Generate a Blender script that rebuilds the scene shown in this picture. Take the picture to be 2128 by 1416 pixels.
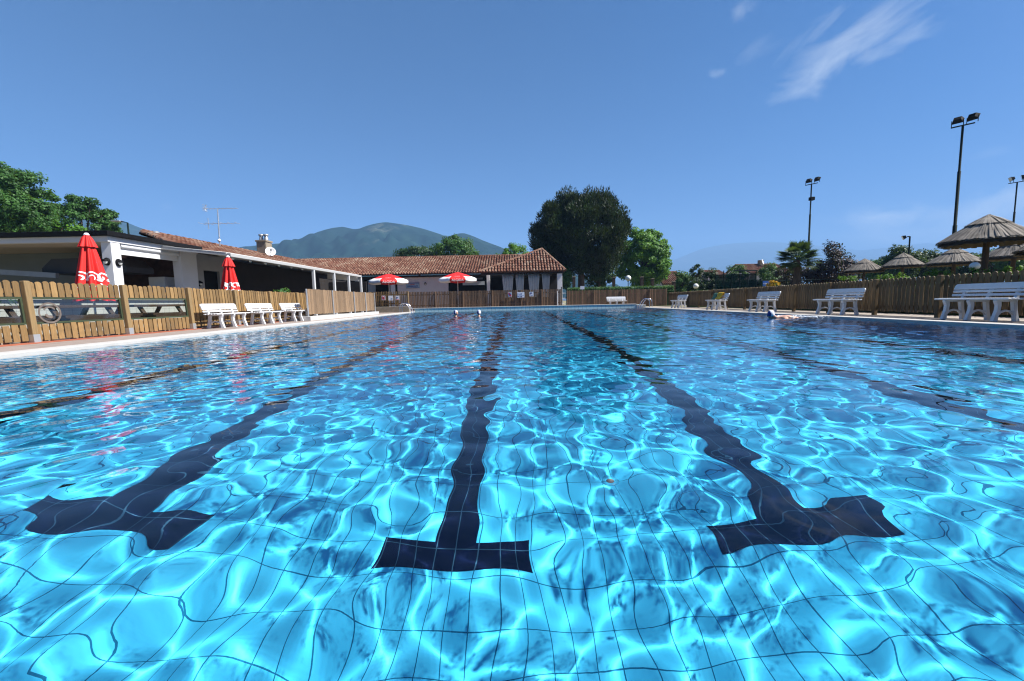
import bpy, bmesh, math, random
import numpy as np
from mathutils import Vector, Matrix, Euler
R = math.radians
sc = bpy.context.scene
COL = sc.collection
for o in list(bpy.data.objects):
    bpy.data.objects.remove(o)
random.seed(7)
rng = np.random.default_rng(11)

# ------------------------------------------------------------------ camera
F_PX, CX, CY = 860.0, 1064.0, 708.0          # focal length and centre in photo pixels (2128 x 1416)
EYE = Vector((0.0, 0.0, 0.60))               # camera just above the water, z = 0 is the water level
cam_d = bpy.data.cameras.new('camera')
cam_d.sensor_width = 36.0
cam_d.lens = F_PX / 2128.0 * 36.0
cam_d.clip_start, cam_d.clip_end = 0.05, 30000
cam = bpy.data.objects.new('camera', cam_d)
COL.objects.link(cam)
CAM_ROT = Matrix.Rotation(R(0.4), 3, 'Z') @ Matrix.Rotation(R(90 - 5.4), 3, 'X') @ Matrix.Rotation(-0.020, 3, 'Z')
cam.matrix_world = Matrix.Translation(EYE) @ CAM_ROT.to_4x4()
sc.camera = cam

def ray(px, py):
    return CAM_ROT @ Vector(((px - CX) / F_PX, (CY - py) / F_PX, -1.0))

def at(px, py, Y):
    """the point on the vertical plane y = Y that the photo shows at pixel px, py"""
    d = ray(px, py)
    return EYE + d * (Y / d.y)

# ------------------------------------------------------------------ light
SKY_SAT = 1.6
SUN_EL, SUN_ROT = R(49), R(98)              # rotation is measured from +Y towards +X
SUN_DIR = Vector((math.cos(SUN_EL) * math.sin(SUN_ROT), math.cos(SUN_EL) * math.cos(SUN_ROT), math.sin(SUN_EL)))
sun_d = bpy.data.lights.new('sun', 'SUN')
sun_d.energy, sun_d.angle, sun_d.color = 5.0, R(0.5), (1.0, 0.965, 0.91)
sun_d.cycles.is_caustics_light = True
sun = bpy.data.objects.new('sun', sun_d)
COL.objects.link(sun)
sun.rotation_euler = SUN_DIR.to_track_quat('Z', 'Y').to_euler()

world = bpy.data.worlds.new('World')
sc.world = world
world.use_nodes = True
wt = world.node_tree
wt.nodes.clear()
def wn(t, **kw):
    n = wt.nodes.new(t)
    for k, v in kw.items():
        setattr(n, k, v)
    return n
w_out, w_bg = wn('ShaderNodeOutputWorld'), wn('ShaderNodeBackground')
w_sky = wn('ShaderNodeTexSky', sky_type='NISHITA', sun_disc=False)
w_sky.sun_elevation, w_sky.sun_rotation = SUN_EL, SUN_ROT
w_sky.altitude, w_sky.air_density, w_sky.dust_density, w_sky.ozone_density = 300, 0.62, 2.4, 6.0
w_bg.inputs['Strength'].default_value = 0.050
w_hs = wn('ShaderNodeHueSaturation')
w_hs.inputs['Saturation'].default_value = SKY_SAT
wt.links.new(w_sky.outputs[0], w_hs.inputs['Color'])
def wmath(op, a, b=None, clamp=False):
    n = wn('ShaderNodeMath', operation=op, use_clamp=clamp)
    for i, v in enumerate((a, b)):
        if v is None: continue
        if isinstance(v, bpy.types.NodeSocket): wt.links.new(v, n.inputs[i])
        else: n.inputs[i].default_value = v
    return n.outputs[0]
w_dir = wn('ShaderNodeTexCoord').outputs['Generated']
def wdot(v):
    n = wn('ShaderNodeVectorMath', operation='DOT_PRODUCT')
    wt.links.new(w_dir, n.inputs[0]); n.inputs[1].default_value = v
    return n.outputs['Value']
def sky_dir(px, py): return ray(px, py).normalized()
w_col = w_hs.outputs[0]
# thin clouds fixed in the sky: direction of the middle, direction of the long axis, half sizes (radians), stretch of the streaks, strength, seed
for c, e, ha, hb, fu, fv, amp, lo, seed in (((1765, 112), (1905, 30), .14, .045, 7, 13, .95, .30, 1), ((1690, 70), (1760, 10), .07, .022, 9, 26, .45, .36, 2),
        ((1545, 22), (1570, 5), .022, .016, 20, 30, .30, .3, 3), ((1490, 152), (1515, 148), .016, .008, 20, 40, .35, .2, 4), ((1575, 100), (1610, 80), .05, .018, 12, 26, .16, .3, 5),
        ((1850, 452), (1950, 446), .085, .024, 14, 26, .95, .27, 6), ((2075, 432), (2160, 405), .085, .034, 12, 24, .95, .25, 7), ((1960, 485), (2060, 480), .16, .026, 8, 24, .6, .22, 8),
        ((2060, 318), (2090, 312), .025, .010, 20, 40, .15, .2, 9), ((345, 430), (365, 428), .012, .008, 20, 40, .12, .2, 10)):
    C = sky_dir(*c); U = (sky_dir(*e) - C); U = (U - C * U.dot(C)).normalized(); W = C.cross(U)
    u, v = wdot(U), wdot(W)
    g_ = wmath('EXPONENT', wmath('MULTIPLY', -1.0, wmath('ADD', wmath('POWER', wmath('ABSOLUTE', wmath('DIVIDE', u, ha)), 2.4), wmath('POWER', wmath('ABSOLUTE', wmath('DIVIDE', v, hb)), 2.4))))
    g_ = wmath('MULTIPLY', g_, wmath('GREATER_THAN', wdot(C), 0.2))
    cv = wn('ShaderNodeCombineXYZ')
    wt.links.new(wmath('MULTIPLY', u, fu), cv.inputs[0]); wt.links.new(wmath('MULTIPLY', v, fv), cv.inputs[1]); cv.inputs[2].default_value = seed * 3.7
    no = wn('ShaderNodeTexNoise'); wt.links.new(cv.outputs[0], no.inputs['Vector'])
    no.inputs['Scale'].default_value = 1.4; no.inputs['Detail'].default_value = 7; no.inputs['Roughness'].default_value = .58; no.inputs['Distortion'].default_value = .5
    f = wmath('MULTIPLY', wmath('MULTIPLY', wmath('SUBTRACT', wmath('ADD', wmath('MULTIPLY', no.outputs['Fac'], .9), wmath('MULTIPLY', g_, .35)), lo + .30), 2.3, True), g_)
    mx = wn('ShaderNodeMix', data_type='RGBA')
    wt.links.new(wmath('MULTIPLY', f, amp, True), mx.inputs[0]); wt.links.new(w_col, mx.inputs[6]); mx.inputs[7].default_value = (7.2, 7.6, 8.0, 1)
    w_col = mx.outputs[2]
wt.links.new(w_col, w_bg.inputs['Color'])
wt.links.new(w_bg.outputs[0], w_out.inputs['Surface'])
sc.view_settings.view_transform = 'Standard'
sc.view_settings.look = 'None'
sc.view_settings.gamma = 1.0
sc.view_settings.exposure = 1.32
HAZE_DENSITY = 0.00034
cy = sc.cycles
cy.use_denoising = True
cy.denoiser = 'OPENIMAGEDENOISE'
cy.filter_width = 1.2
cy.max_bounces = 10
cy.transparent_max_bounces = 12
cy.caustics_refractive = True
cy.caustics_reflective = False
cy.sample_clamp_indirect = 4.0

# ------------------------------------------------------------------ helpers
def V(*a): return Vector(a)

def mat(name):
    m = bpy.data.materials.new(name)
    m.use_nodes = True
    m.node_tree.nodes.clear()
    return m

class NT:
    """small node-tree writer"""
    def __init__(s, m): s.t = m.node_tree
    def n(s, typ, ins=None, **kw):
        n = s.t.nodes.new(typ)
        for k, v in kw.items(): setattr(n, k, v)
        for k, v in (ins or {}).items():
            if isinstance(v, bpy.types.NodeSocket): s.t.links.new(v, n.inputs[k])
            else: n.inputs[k].default_value = v
        return n
    def math(s, op, a, b=None, clamp=False):
        n = s.t.nodes.new('ShaderNodeMath'); n.operation = op; n.use_clamp = clamp
        for i, v in enumerate((a, b)):
            if v is None: continue
            if isinstance(v, bpy.types.NodeSocket): s.t.links.new(v, n.inputs[i])
            else: n.inputs[i].default_value = v
        return n.outputs[0]
    def mix(s, f, a, b, mode='MIX'):
        n = s.t.nodes.new('ShaderNodeMix'); n.data_type = 'RGBA'; n.blend_type = mode
        for i, v in ((0, f), (6, a), (7, b)):
            if isinstance(v, bpy.types.NodeSocket): s.t.links.new(v, n.inputs[i])
            else: n.inputs[i].default_value = v if i == 0 else (*v[:3], 1)
        return n.outputs[2]
    def ramp(s, f, stops):
        n = s.t.nodes.new('ShaderNodeValToRGB')
        e = n.color_ramp.elements
        while len(e) < len(stops): e.new(0.5)
        for i, (p, c) in enumerate(stops):
            e[i].position = p; e[i].color = (*c, 1)
        s.t.links.new(f, n.inputs[0])
        return n.outputs[0]
    def out(s, surf):
        o = s.t.nodes.new('ShaderNodeOutputMaterial')
        s.t.links.new(surf, o.inputs[0])

def pm(name, col, rough=0.6, var=0.15, scale=6.0, bump=0.0, metal=0.0, stretch=(1, 1, 1), island=0.0, col2=None, spec=0.4, dirt=None):
    """principled surface: colour varied by noise and, if asked, per separate piece"""
    m = mat(name); t = NT(m)
    co = t.n('ShaderNodeTexCoord').outputs['Object']
    mp = t.n('ShaderNodeMapping', {'Vector': co, 'Scale': stretch}).outputs[0]
    no = t.n('ShaderNodeTexNoise', {'Vector': mp, 'Scale': scale, 'Detail': 5.0, 'Roughness': 0.6}).outputs['Fac']
    c2 = col2 or tuple(x * (1 - 2.2 * var) for x in col)
    f = t.n('ShaderNodeMapRange', {'Value': no, 'From Min': 0.3, 'From Max': 0.7}).outputs[0]
    c = t.mix(f, c2, col)
    if island:
        r = t.n('ShaderNodeNewGeometry').outputs['Random Per Island']
        g = t.math('ADD', t.math('MULTIPLY', r, 2 * island), 1 - island)
        v = t.n('ShaderNodeCombineXYZ', {0: g, 1: g, 2: g}).outputs[0]
        c = t.mix(1.0, c, v, 'MULTIPLY')
    if dirt:
        n2 = t.n('ShaderNodeTexNoise', {'Vector': co, 'Scale': dirt[1], 'Detail': 6.0, 'Roughness': 0.7}).outputs['Fac']
        f2 = t.n('ShaderNodeMapRange', {'Value': n2, 'From Min': 0.52, 'From Max': 0.75, 'To Max': dirt[2]}).outputs[0]
        c = t.mix(f2, c, dirt[0])
    b = t.n('ShaderNodeBsdfPrincipled', {'Base Color': c, 'Roughness': rough, 'Metallic': metal, 'Specular IOR Level': spec})
    if bump:
        bn = t.n('ShaderNodeBump', {'Height': no, 'Strength': bump, 'Distance': 0.02})
        t.t.links.new(bn.outputs[0], b.inputs['Normal'])
    t.out(b.outputs[0])
    return m

def leaf_mat(name, stops, trans=0.3, rough=0.55):
    m = mat(name); t = NT(m)
    r = t.n('ShaderNodeNewGeometry').outputs['Random Per Island']
    co = t.n('ShaderNodeTexCoord').outputs['Object']
    no = t.n('ShaderNodeTexNoise', {'Vector': co, 'Scale': 0.9, 'Detail': 2.0}).outputs['Fac']
    f = t.math('ADD', t.math('MULTIPLY', r, 0.55), t.math('SUBTRACT', t.math('MULTIPLY', no, 1.3), 0.42), True)
    c = t.ramp(f, stops)
    b = t.n('ShaderNodeBsdfPrincipled', {'Base Color': c, 'Roughness': rough, 'Specular IOR Level': 0.3})
    tr = t.n('ShaderNodeBsdfTranslucent', {'Color': t.mix(0.4, c, (0.25, 0.35, 0.02))})
    mx = t.n('ShaderNodeMixShader', {0: trans, 1: b.outputs[0], 2: tr.outputs[0]})
    t.out(mx.outputs[0])
    return m

_bev = {}
class MB:
    """collects shapes in world (or a thing's local) coordinates and links them as one mesh object"""
    def __init__(s): s.v, s.f, s.mi, s.sm = [], [], [], []
    def add(s, vs, fs, mi=0, smooth=False):
        o = len(s.v)
        s.v.extend(tuple(p) for p in vs)
        for f in fs:
            s.f.append([i + o for i in f]); s.mi.append(mi); s.sm.append(smooth)
        return s
    def box(s, c, d, rot=None, bev=0.0, mi=0):
        key = (round(d[0], 4), round(d[1], 4), round(d[2], 4), bev)
        if key not in _bev:
            bm = bmesh.new(); bmesh.ops.create_cube(bm, size=1)
            for q in bm.verts: q.co = Vector((q.co.x * d[0], q.co.y * d[1], q.co.z * d[2]))
            if bev:
                bmesh.ops.bevel(bm, geom=list(bm.edges), offset=bev, segments=2, profile=0.5, affect='EDGES')
            bm.verts.index_update()
            _bev[key] = ([q.co.copy() for q in bm.verts], [[q.index for q in f.verts] for f in bm.faces])
            bm.free()
        vs, fs = _bev[key]
        c = Vector(c)
        return s.add([(rot @ p if rot else p) + c for p in vs], fs, mi)
    def span(s, a, b, bev=0.0, mi=0):
        """box between two opposite corners"""
        a, b = Vector(a), Vector(b)
        return s.box((a + b) / 2, [abs(x) for x in (b - a)], None, bev, mi)
    def bar(s, a, b, w, h, bev=0.0, up=Vector((0, 0, 1)), mi=0):
        """square bar from a to b, w wide, h high"""
        a, b = Vector(a), Vector(b)
        y = (b - a); L = y.length; y.normalize()
        x = y.cross(up)
        if x.length < 1e-4: x = y.cross(Vector((1, 0, 0)))
        x.normalize(); z = x.cross(y)
        return s.box((a + b) / 2, (w, L, h), Matrix((x, y, z)).transposed(), bev, mi)
    def tube(s, pts, r, seg=8, mi=0, cap=True):
        pts = [Vector(p) for p in pts]
        rs = r if isinstance(r, (list, tuple)) else [r] * len(pts)
        vs, fs = [], []
        t0 = (pts[1] - pts[0]).normalized()
        n = t0.cross(Vector((0, 0, 1)))
        if n.length < 1e-3: n = t0.cross(Vector((1, 0, 0)))
        n.normalize()
        for i, p in enumerate(pts):
            t = ((pts[min(i + 1, len(pts) - 1)] - pts[max(i - 1, 0)])).normalized()
            n = (n - t * n.dot(t)).normalized(); b = t.cross(n)
            for k in range(seg):
                a = 2 * math.pi * k / seg
                vs.append(p + (n * math.cos(a) + b * math.sin(a)) * rs[i])
        for i in range(len(pts) - 1):
            for k in range(seg):
                fs.append([i * seg + k, i * seg + (k + 1) % seg, (i + 1) * seg + (k + 1) % seg, (i + 1) * seg + k])
        s.add(vs, fs, mi, True)
        if cap:
            s.add(vs[:seg], [list(range(seg))[::-1]], mi); s.add(vs[-seg:], [list(range(seg))], mi)
        return s
    def lathe(s, prof, c=(0, 0, 0), seg=20, mi=0, smooth=True, fn=None):
        """surface of revolution round z; fn(angle, r, z) may bend the radius"""
        vs, fs = [], []
        c = Vector(c)
        for r, z in prof:
            for k in range(seg):
                a = 2 * math.pi * k / seg
                rr = fn(a, r, z) if fn else r
                vs.append(c + Vector((rr * math.cos(a), rr * math.sin(a), z)))
        for i in range(len(prof) - 1):
            for k in range(seg):
                fs.append([i * seg + k, i * seg + (k + 1) % seg, (i + 1) * seg + (k + 1) % seg, (i + 1) * seg + k])
        return s.add(vs, fs, mi, smooth)
    def ball(s, c, r, seg=20, rings=12, mi=0):
        r = Vector(r) if hasattr(r, '__len__') else Vector((r, r, r))
        c = Vector(c); vs, fs = [c + Vector((0, 0, -r.z))], []
        for i in range(1, rings):
            p = -math.pi / 2 + math.pi * i / rings
            for k in range(seg):
                a = 2 * math.pi * k / seg
                vs.append(c + Vector((r.x * math.cos(p) * math.cos(a), r.y * math.cos(p) * math.sin(a), r.z * math.sin(p))))
        vs.append(c + Vector((0, 0, r.z)))
        for k in range(seg):
            fs.append([0, 1 + (k + 1) % seg, 1 + k])
            fs.append([len(vs) - 1, len(vs) - 1 - seg + k, len(vs) - 1 - seg + (k + 1) % seg])
        for i in range(rings - 2):
            for k in range(seg):
                fs.append([1 + i * seg + k, 1 + i * seg + (k + 1) % seg, 1 + (i + 1) * seg + (k + 1) % seg, 1 + (i + 1) * seg + k])
        return s.add(vs, fs, mi, True)
    def prism(s, poly, o, u, v, w, mi=0):
        """polygon in the plane (o; u, v) thickened by the vector w"""
        o, u, v, w = Vector(o), Vector(u), Vector(v), Vector(w)
        n = len(poly)
        a = [o + u * p[0] + v * p[1] for p in poly]
        vs = a + [p + w for p in a]
        fs = [list(range(n))[::-1], list(range(n, 2 * n))] + [[i, (i + 1) % n, n + (i + 1) % n, n + i] for i in range(n)]
        return s.add(vs, fs, mi)
    def ribbon(s, pts, wid, o, u, v, w, mi=0):
        """a curved strap: centre line pts in the plane (u, v), width wid, thickened by w"""
        L, Rr = [], []
        for i, p in enumerate(pts):
            a, b = pts[max(i - 1, 0)], pts[min(i + 1, len(pts) - 1)]
            d = Vector((b[0] - a[0], b[1] - a[1])).normalized()
            h = (wid[i] if isinstance(wid, (list, tuple)) else wid) / 2
            L.append((p[0] - d.y * h, p[1] + d.x * h)); Rr.append((p[0] + d.y * h, p[1] - d.x * h))
        o, u, v, w = Vector(o), Vector(u), Vector(v), Vector(w)
        n = len(pts)
        vs = []
        for q in (0, 1):
            for side in (L, Rr):
                vs += [o + u * p[0] + v * p[1] + w * q for p in side]
        fs = []
        for i in range(n - 1):
            fs += [[i, i + 1, n + i + 1, n + i], [2 * n + i, 3 * n + i, 3 * n + i + 1, 2 * n + i + 1],
                   [i, 2 * n + i, 2 * n + i + 1, i + 1], [n + i, n + i + 1, 3 * n + i + 1, 3 * n + i]]
        fs += [[0, n, 3 * n, 2 * n], [n - 1, 3 * n - 1, 4 * n - 1, 2 * n - 1]]
        return s.add(vs, fs, mi)
    def build(s, name, mats, parent=None, smooth=None, fix=True):
        me = bpy.data.meshes.new(name)
        off = Vector((0, 0, 0)); q = parent
        while q is not None: off = off + q.location; q = q.parent
        me.from_pydata([tuple(Vector(p) - off) for p in s.v], [], s.f)
        for m in (mats if isinstance(mats, (list, tuple)) else [mats]): me.materials.append(m)
        me.polygons.foreach_set('material_index', s.mi)
        me.polygons.foreach_set('use_smooth', s.sm if smooth is None else [smooth] * len(s.f))
        if fix:
            bm = bmesh.new(); bm.from_mesh(me)
            bmesh.ops.recalc_face_normals(bm, faces=bm.faces)
            bm.to_mesh(me); bm.free()
        me.update()
        o = bpy.data.objects.new(name, me); COL.objects.link(o)
        if parent is not None: o.parent = parent
        return o

def np_mesh(name, verts, faces, mats, parent=None, smooth=False, origin=(0, 0, 0)):
    """mesh object from numpy arrays (n,3) and (m,k)"""
    verts = np.asarray(verts, np.float32) - np.asarray(origin, np.float32)
    faces = np.asarray(faces, np.int32); k = faces.shape[1]
    me = bpy.data.meshes.new(name)
    me.vertices.add(len(verts)); me.vertices.foreach_set('co', verts.ravel())
    me.loops.add(faces.size); me.loops.foreach_set('vertex_index', faces.ravel())
    me.polygons.add(len(faces)); me.polygons.foreach_set('loop_start', np.arange(0, faces.size, k, dtype=np.int32))
    me.polygons.foreach_set('use_smooth', np.full(len(faces), smooth, bool))
    for m in (mats if isinstance(mats, (list, tuple)) else [mats]): me.materials.append(m)
    me.update(calc_edges=True)
    o = bpy.data.objects.new(name, me); COL.objects.link(o)
    if parent is not None: o.parent = parent
    return o

def tag(o, label=None, cat=None, group=None, kind=None):
    for k, v in (('label', label), ('category', cat), ('group', group), ('kind', kind)):
        if v: o[k] = v
    return o

def thing(name, loc, label, cat, group=None):
    o = bpy.data.objects.new(name, None); COL.objects.link(o)
    o.empty_display_size = 0.2
    o.location = loc
    return tag(o, label, cat, group)

def copy_tree(o, parent=None):
    c = o.copy(); COL.objects.link(c); c.parent = parent
    for ch in list(o.children): copy_tree(ch, c)
    return c

def place(proto, used, loc, rz, label, scale=1.0):
    """first call moves the prototype itself, later calls copy it with its parts"""
    o = copy_tree(proto) if used else proto
    o.location = loc; o.rotation_euler = (0, 0, rz); o.scale = (scale,) * 3
    o['label'] = label
    return o

def text_part(s, size, o, u, v, m, parent, name='lettering', depth=0.002):
    """raised lettering centred at o, running along u, upright along v"""
    cu = bpy.data.curves.new(name, 'FONT'); cu.body = s; cu.size = size
    cu.align_x = 'CENTER'; cu.align_y = 'CENTER'; cu.extrude = depth
    tmp = bpy.data.objects.new(name, cu); COL.objects.link(tmp)
    dg = bpy.context.evaluated_depsgraph_get()
    me = bpy.data.meshes.new_from_object(tmp.evaluated_get(dg))
    bpy.data.objects.remove(tmp)
    u, v = Vector(u).normalized(), Vector(v).normalized()
    M = Matrix((u, v, u.cross(v))).transposed().to_4x4()
    off = Vector((0, 0, 0)); q = parent
    while q is not None: off = off + q.location; q = q.parent
    M.translation = Vector(o) - off
    me.transform(M); me.materials.clear(); me.materials.append(m)
    ob = bpy.data.objects.new(name, me); COL.objects.link(ob); ob.parent = parent
    return ob

# ---- foliage
def leaf_quads(C, N, size, asp=0.55, up=0.0):
    """flat leaves at centres C, facing roughly N"""
    n = len(C)
    N = N + rng.normal(0, 0.55, (n, 3)); N[:, 2] += up
    N /= np.linalg.norm(N, axis=1, keepdims=True) + 1e-9
    A = np.cross(N, rng.normal(0, 1, (n, 3))); A /= np.linalg.norm(A, axis=1, keepdims=True) + 1e-9
    B = np.cross(N, A)
    s = (size * rng.uniform(0.6, 1.25, n))[:, None]
    P = np.stack([C - A * s, C + B * s * asp, C + A * s, C - B * s * asp], 1).reshape(-1, 3)
    return P, np.arange(4 * n).reshape(n, 4)

def crown_points(c, rad, clumps, per, cr, rmin=0.45, flat=0.0, seed=0):
    """leaf centres in clumps spread through an uneven ellipsoid; also outward directions"""
    g = np.random.default_rng(seed)
    d = g.normal(0, 1, (clumps, 3)); d /= np.linalg.norm(d, axis=1, keepdims=True)
    if flat: d[:, 2] = np.where(d[:, 2] < -flat, -d[:, 2] * 0.5, d[:, 2])
    q = rmin + (1 - rmin) * g.random(clumps) ** 0.55
    K = np.asarray(c) + d * np.asarray(rad) * q[:, None]
    sz = cr * g.uniform(0.6, 1.25, clumps)
    o = g.normal(0, 1, (clumps, per, 3)); o /= np.linalg.norm(o, axis=2, keepdims=True)
    rr = g.random((clumps, per)) ** 0.4
    P = K[:, None] + o * (rr * sz[:, None])[..., None] * np.array([1, 1, 0.8])
    Nn = o * 0.8 + d[:, None] * 0.5
    return P.reshape(-1, 3), Nn.reshape(-1, 3)

def tree(name, base, h_trunk, c, rad, m_leaf, label, cat='tree', clumps=60, per=160, cr=0.9, leaf=0.13, seed=1, group=None, r_trunk=0.2, up=0.3, rmin=0.45, limbs=7, flat=0.0):
    base, c = Vector(base), Vector(c)
    root = thing(name, base, label, cat, group)
    P, N = crown_points(c, rad, clumps, per, cr, rmin, flat, seed)
    v, f = leaf_quads(P, N, leaf, up=up)
    np_mesh('crown', v, f, m_leaf, root, origin=base)
    t = MB(); g = random.Random(seed)
    top = c + Vector((0, 0, rad[2] * 0.35))
    t.tube([base - Vector((0, 0, 0.1)), base.lerp(c, 0.35) + Vector((0.05, 0, 0)), c, top], [r_trunk, r_trunk * 0.8, r_trunk * 0.5, r_trunk * 0.15], 8)
    for k in range(limbs):
        a = 2 * math.pi * k / limbs + g.uniform(-.3, .3)
        s0 = base.lerp(c, g.uniform(0.55, 1.0))
        e = c + Vector((math.cos(a) * rad[0] * 0.7, math.sin(a) * rad[1] * 0.7, g.uniform(-0.2, 0.6) * rad[2]))
        mid = s0.lerp(e, 0.5) + Vector((0, 0, -0.1 * rad[2]))
        t.tube([s0, mid, e], [r_trunk * 0.4, r_trunk * 0.25, r_trunk * 0.08], 6)
    t.build('trunk', M['bark'], root)
    return root

# ------------------------------------------------------------------ materials
M = {}
M['bark'] = pm('bark', (0.10, 0.07, 0.05), 0.9, 0.25, 8, 0.6, stretch=(1, 1, 0.3))
M['white_plastic'] = pm('white_plastic', (0.64, 0.65, 0.66), 0.38, 0.02, 3, 0, spec=0.5, dirt=((0.50, 0.49, 0.45), 7, 0.35))
M['white_wall'] = pm('white_plaster', (0.66, 0.66, 0.66), 0.85, 0.03, 2, 0.15, dirt=((0.55, 0.53, 0.50), 1.6, 0.25))
M['cream_wall'] = pm('cream_plaster', (0.62, 0.56, 0.55), 0.85, 0.05, 2, 0.15)
M['ceiling'] = pm('soffit_paint', (0.55, 0.47, 0.39), 0.8, 0.03, 2)
M['picket'] = pm('pine_board', (0.265, 0.158, 0.060), 0.75, 0.2, 7, 0.25, stretch=(9, 9, 0.8), island=0.32, col2=(0.175, 0.108, 0.042), dirt=((0.07, 0.055, 0.03), 2.5, 0.6))
M['picket_grey'] = pm('weathered_board', (0.27, 0.18, 0.105), 0.78, 0.2, 7, 0.25, stretch=(9, 9, 0.8), island=0.28, col2=(0.18, 0.115, 0.065))
M['picket_brown'] = pm('brown_board', (0.20, 0.120, 0.066), 0.78, 0.2, 7, 0.25, stretch=(9, 9, 0.8), island=0.35, col2=(0.11, 0.065, 0.038))
M['picket_shade'] = pm('shaded_pine_board', (0.16, 0.100, 0.040), 0.75, 0.2, 7, 0.25, stretch=(9, 9, 0.8), island=0.25, col2=(0.088, 0.058, 0.025))  # pine boards again, with the right fence's shade put into the colour
M['post'] = pm('round_post', (0.27, 0.18, 0.08), 0.7, 0.15, 8, 0.2, stretch=(8, 8, 0.6))
M['galv'] = pm('galvanised_steel', (0.55, 0.56, 0.56), 0.45, 0.05, 5, 0, metal=0.7)
M['steel'] = pm('polished_steel', (0.75, 0.76, 0.78), 0.15, 0.02, 5, 0, metal=1.0)
M['green_frame'] = pm('green_painted_frame', (0.045, 0.06, 0.03), 0.5, 0.1, 5)
M['dark_green'] = pm('dark_green_steel', (0.007, 0.018, 0.016), 0.8, 0.15, 3, spec=0.1)
M['dark_wood'] = pm('dark_stained_wood', (0.055, 0.032, 0.018), 0.6, 0.2, 8, 0.2, stretch=(1, 8, 8), island=0.3)
M['black'] = pm('black_paint', (0.006, 0.006, 0.007), 0.7, 0.1, 4, spec=0.15)
M['dark_metal'] = pm('dark_hood_metal', (0.035, 0.03, 0.028), 0.45, 0.15, 3)
M['grey_metal'] = pm('grey_sheet_metal', (0.32, 0.33, 0.34), 0.4, 0.08, 3, metal=0.4)
M['white_metal'] = pm('white_painted_steel', (0.55, 0.56, 0.57), 0.4, 0.03, 3)
M['awning'] = pm('white_awning_fabric', (0.70, 0.70, 0.68), 0.7, 0.04, 2)
M['red_fabric'] = pm('red_fabric', (0.62, 0.014, 0.010), 0.65, 0.06, 5, 0.05)
M['white_fabric'] = pm('white_fabric', (0.80, 0.80, 0.80), 0.7, 0.03, 5)
M['curtain'] = pm('grey_curtain', (0.42, 0.46, 0.48), 0.8, 0.08, 6)
M['dark_inside'] = pm('interior_shade', (0.018, 0.014, 0.012), 0.9, 0.2, 2)  # near black: shade of deep rooms and of the awning painted in
M['kiosk_inside'] = pm('dark_kiosk_inside', (0.10, 0.05, 0.035), 0.9, 0.25, 5)
M['stone'] = pm('beige_stone', (0.28, 0.235, 0.175), 0.9, 0.15, 5, 0.3, dirt=((0.2, 0.17, 0.13), 3, 0.5))
M['wall_low'] = pm('pale_concrete', (0.50, 0.49, 0.47), 0.9, 0.08, 4, 0.2, dirt=((0.35, 0.33, 0.3), 3, 0.4))
M['terracotta_strip'] = pm('terracotta_gutter_tile', (0.34, 0.10, 0.05), 0.8, 0.15, 6)
M['cap_blue'] = pm('blue_cap', (0.02, 0.04, 0.22), 0.35, 0.05, 5)
M['cap_white'] = pm('white_cap', (0.72, 0.74, 0.80), 0.35, 0.03, 5)
M['skin'] = pm('skin', (0.55, 0.32, 0.23), 0.5, 0.08, 12)
M['blue_sign'] = pm('blue_sign_paint', (0.03, 0.13, 0.45), 0.5, 0.05, 5)
M['sign_white'] = pm('white_sign_paint', (0.74, 0.76, 0.80), 0.5, 0.03, 5)
M['sign_red'] = pm('red_sign_paint', (0.55, 0.03, 0.03), 0.5, 0.05, 5)
M['sign_navy'] = pm('navy_sign_paint', (0.03, 0.05, 0.22), 0.5, 0.05, 5)
M['yellow_cloth'] = pm('yellow_cloth', (0.70, 0.42, 0.02), 0.8, 0.1, 8, 0.2)
M['green_cloth'] = pm('green_cloth', (0.10, 0.22, 0.13), 0.8, 0.1, 8, 0.2)
M['shaded_plaster'] = pm('shaded_white_plaster', (0.36, 0.36, 0.36), 0.85, 0.05, 2, 0.15, dirt=((0.22, 0.21, 0.2), 1.6, 0.3))  # white plaster, its grey holding the shade under the awning
M['beam_grey'] = pm('grey_painted_beam', (0.40, 0.40, 0.39), 0.5, 0.04, 3)
M['panel_wall'] = pm('blue_grey_panel', (0.15, 0.18, 0.21), 0.6, 0.06, 2)
M['brown_post'] = pm('brown_timber', (0.085, 0.055, 0.033), 0.8, 0.2, 8, 0.2, stretch=(8, 8, 0.6))
M['globe'] = pm('opal_globe', (0.78, 0.78, 0.72), 0.3, 0.02, 3)
M['thatch'] = pm('straw_thatch', (0.235, 0.208, 0.172), 0.9, 0.2, 5, 0.2, island=0.45, col2=(0.15, 0.13, 0.108))
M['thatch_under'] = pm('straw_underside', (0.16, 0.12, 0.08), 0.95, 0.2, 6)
M['grout_tile'] = None

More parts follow.
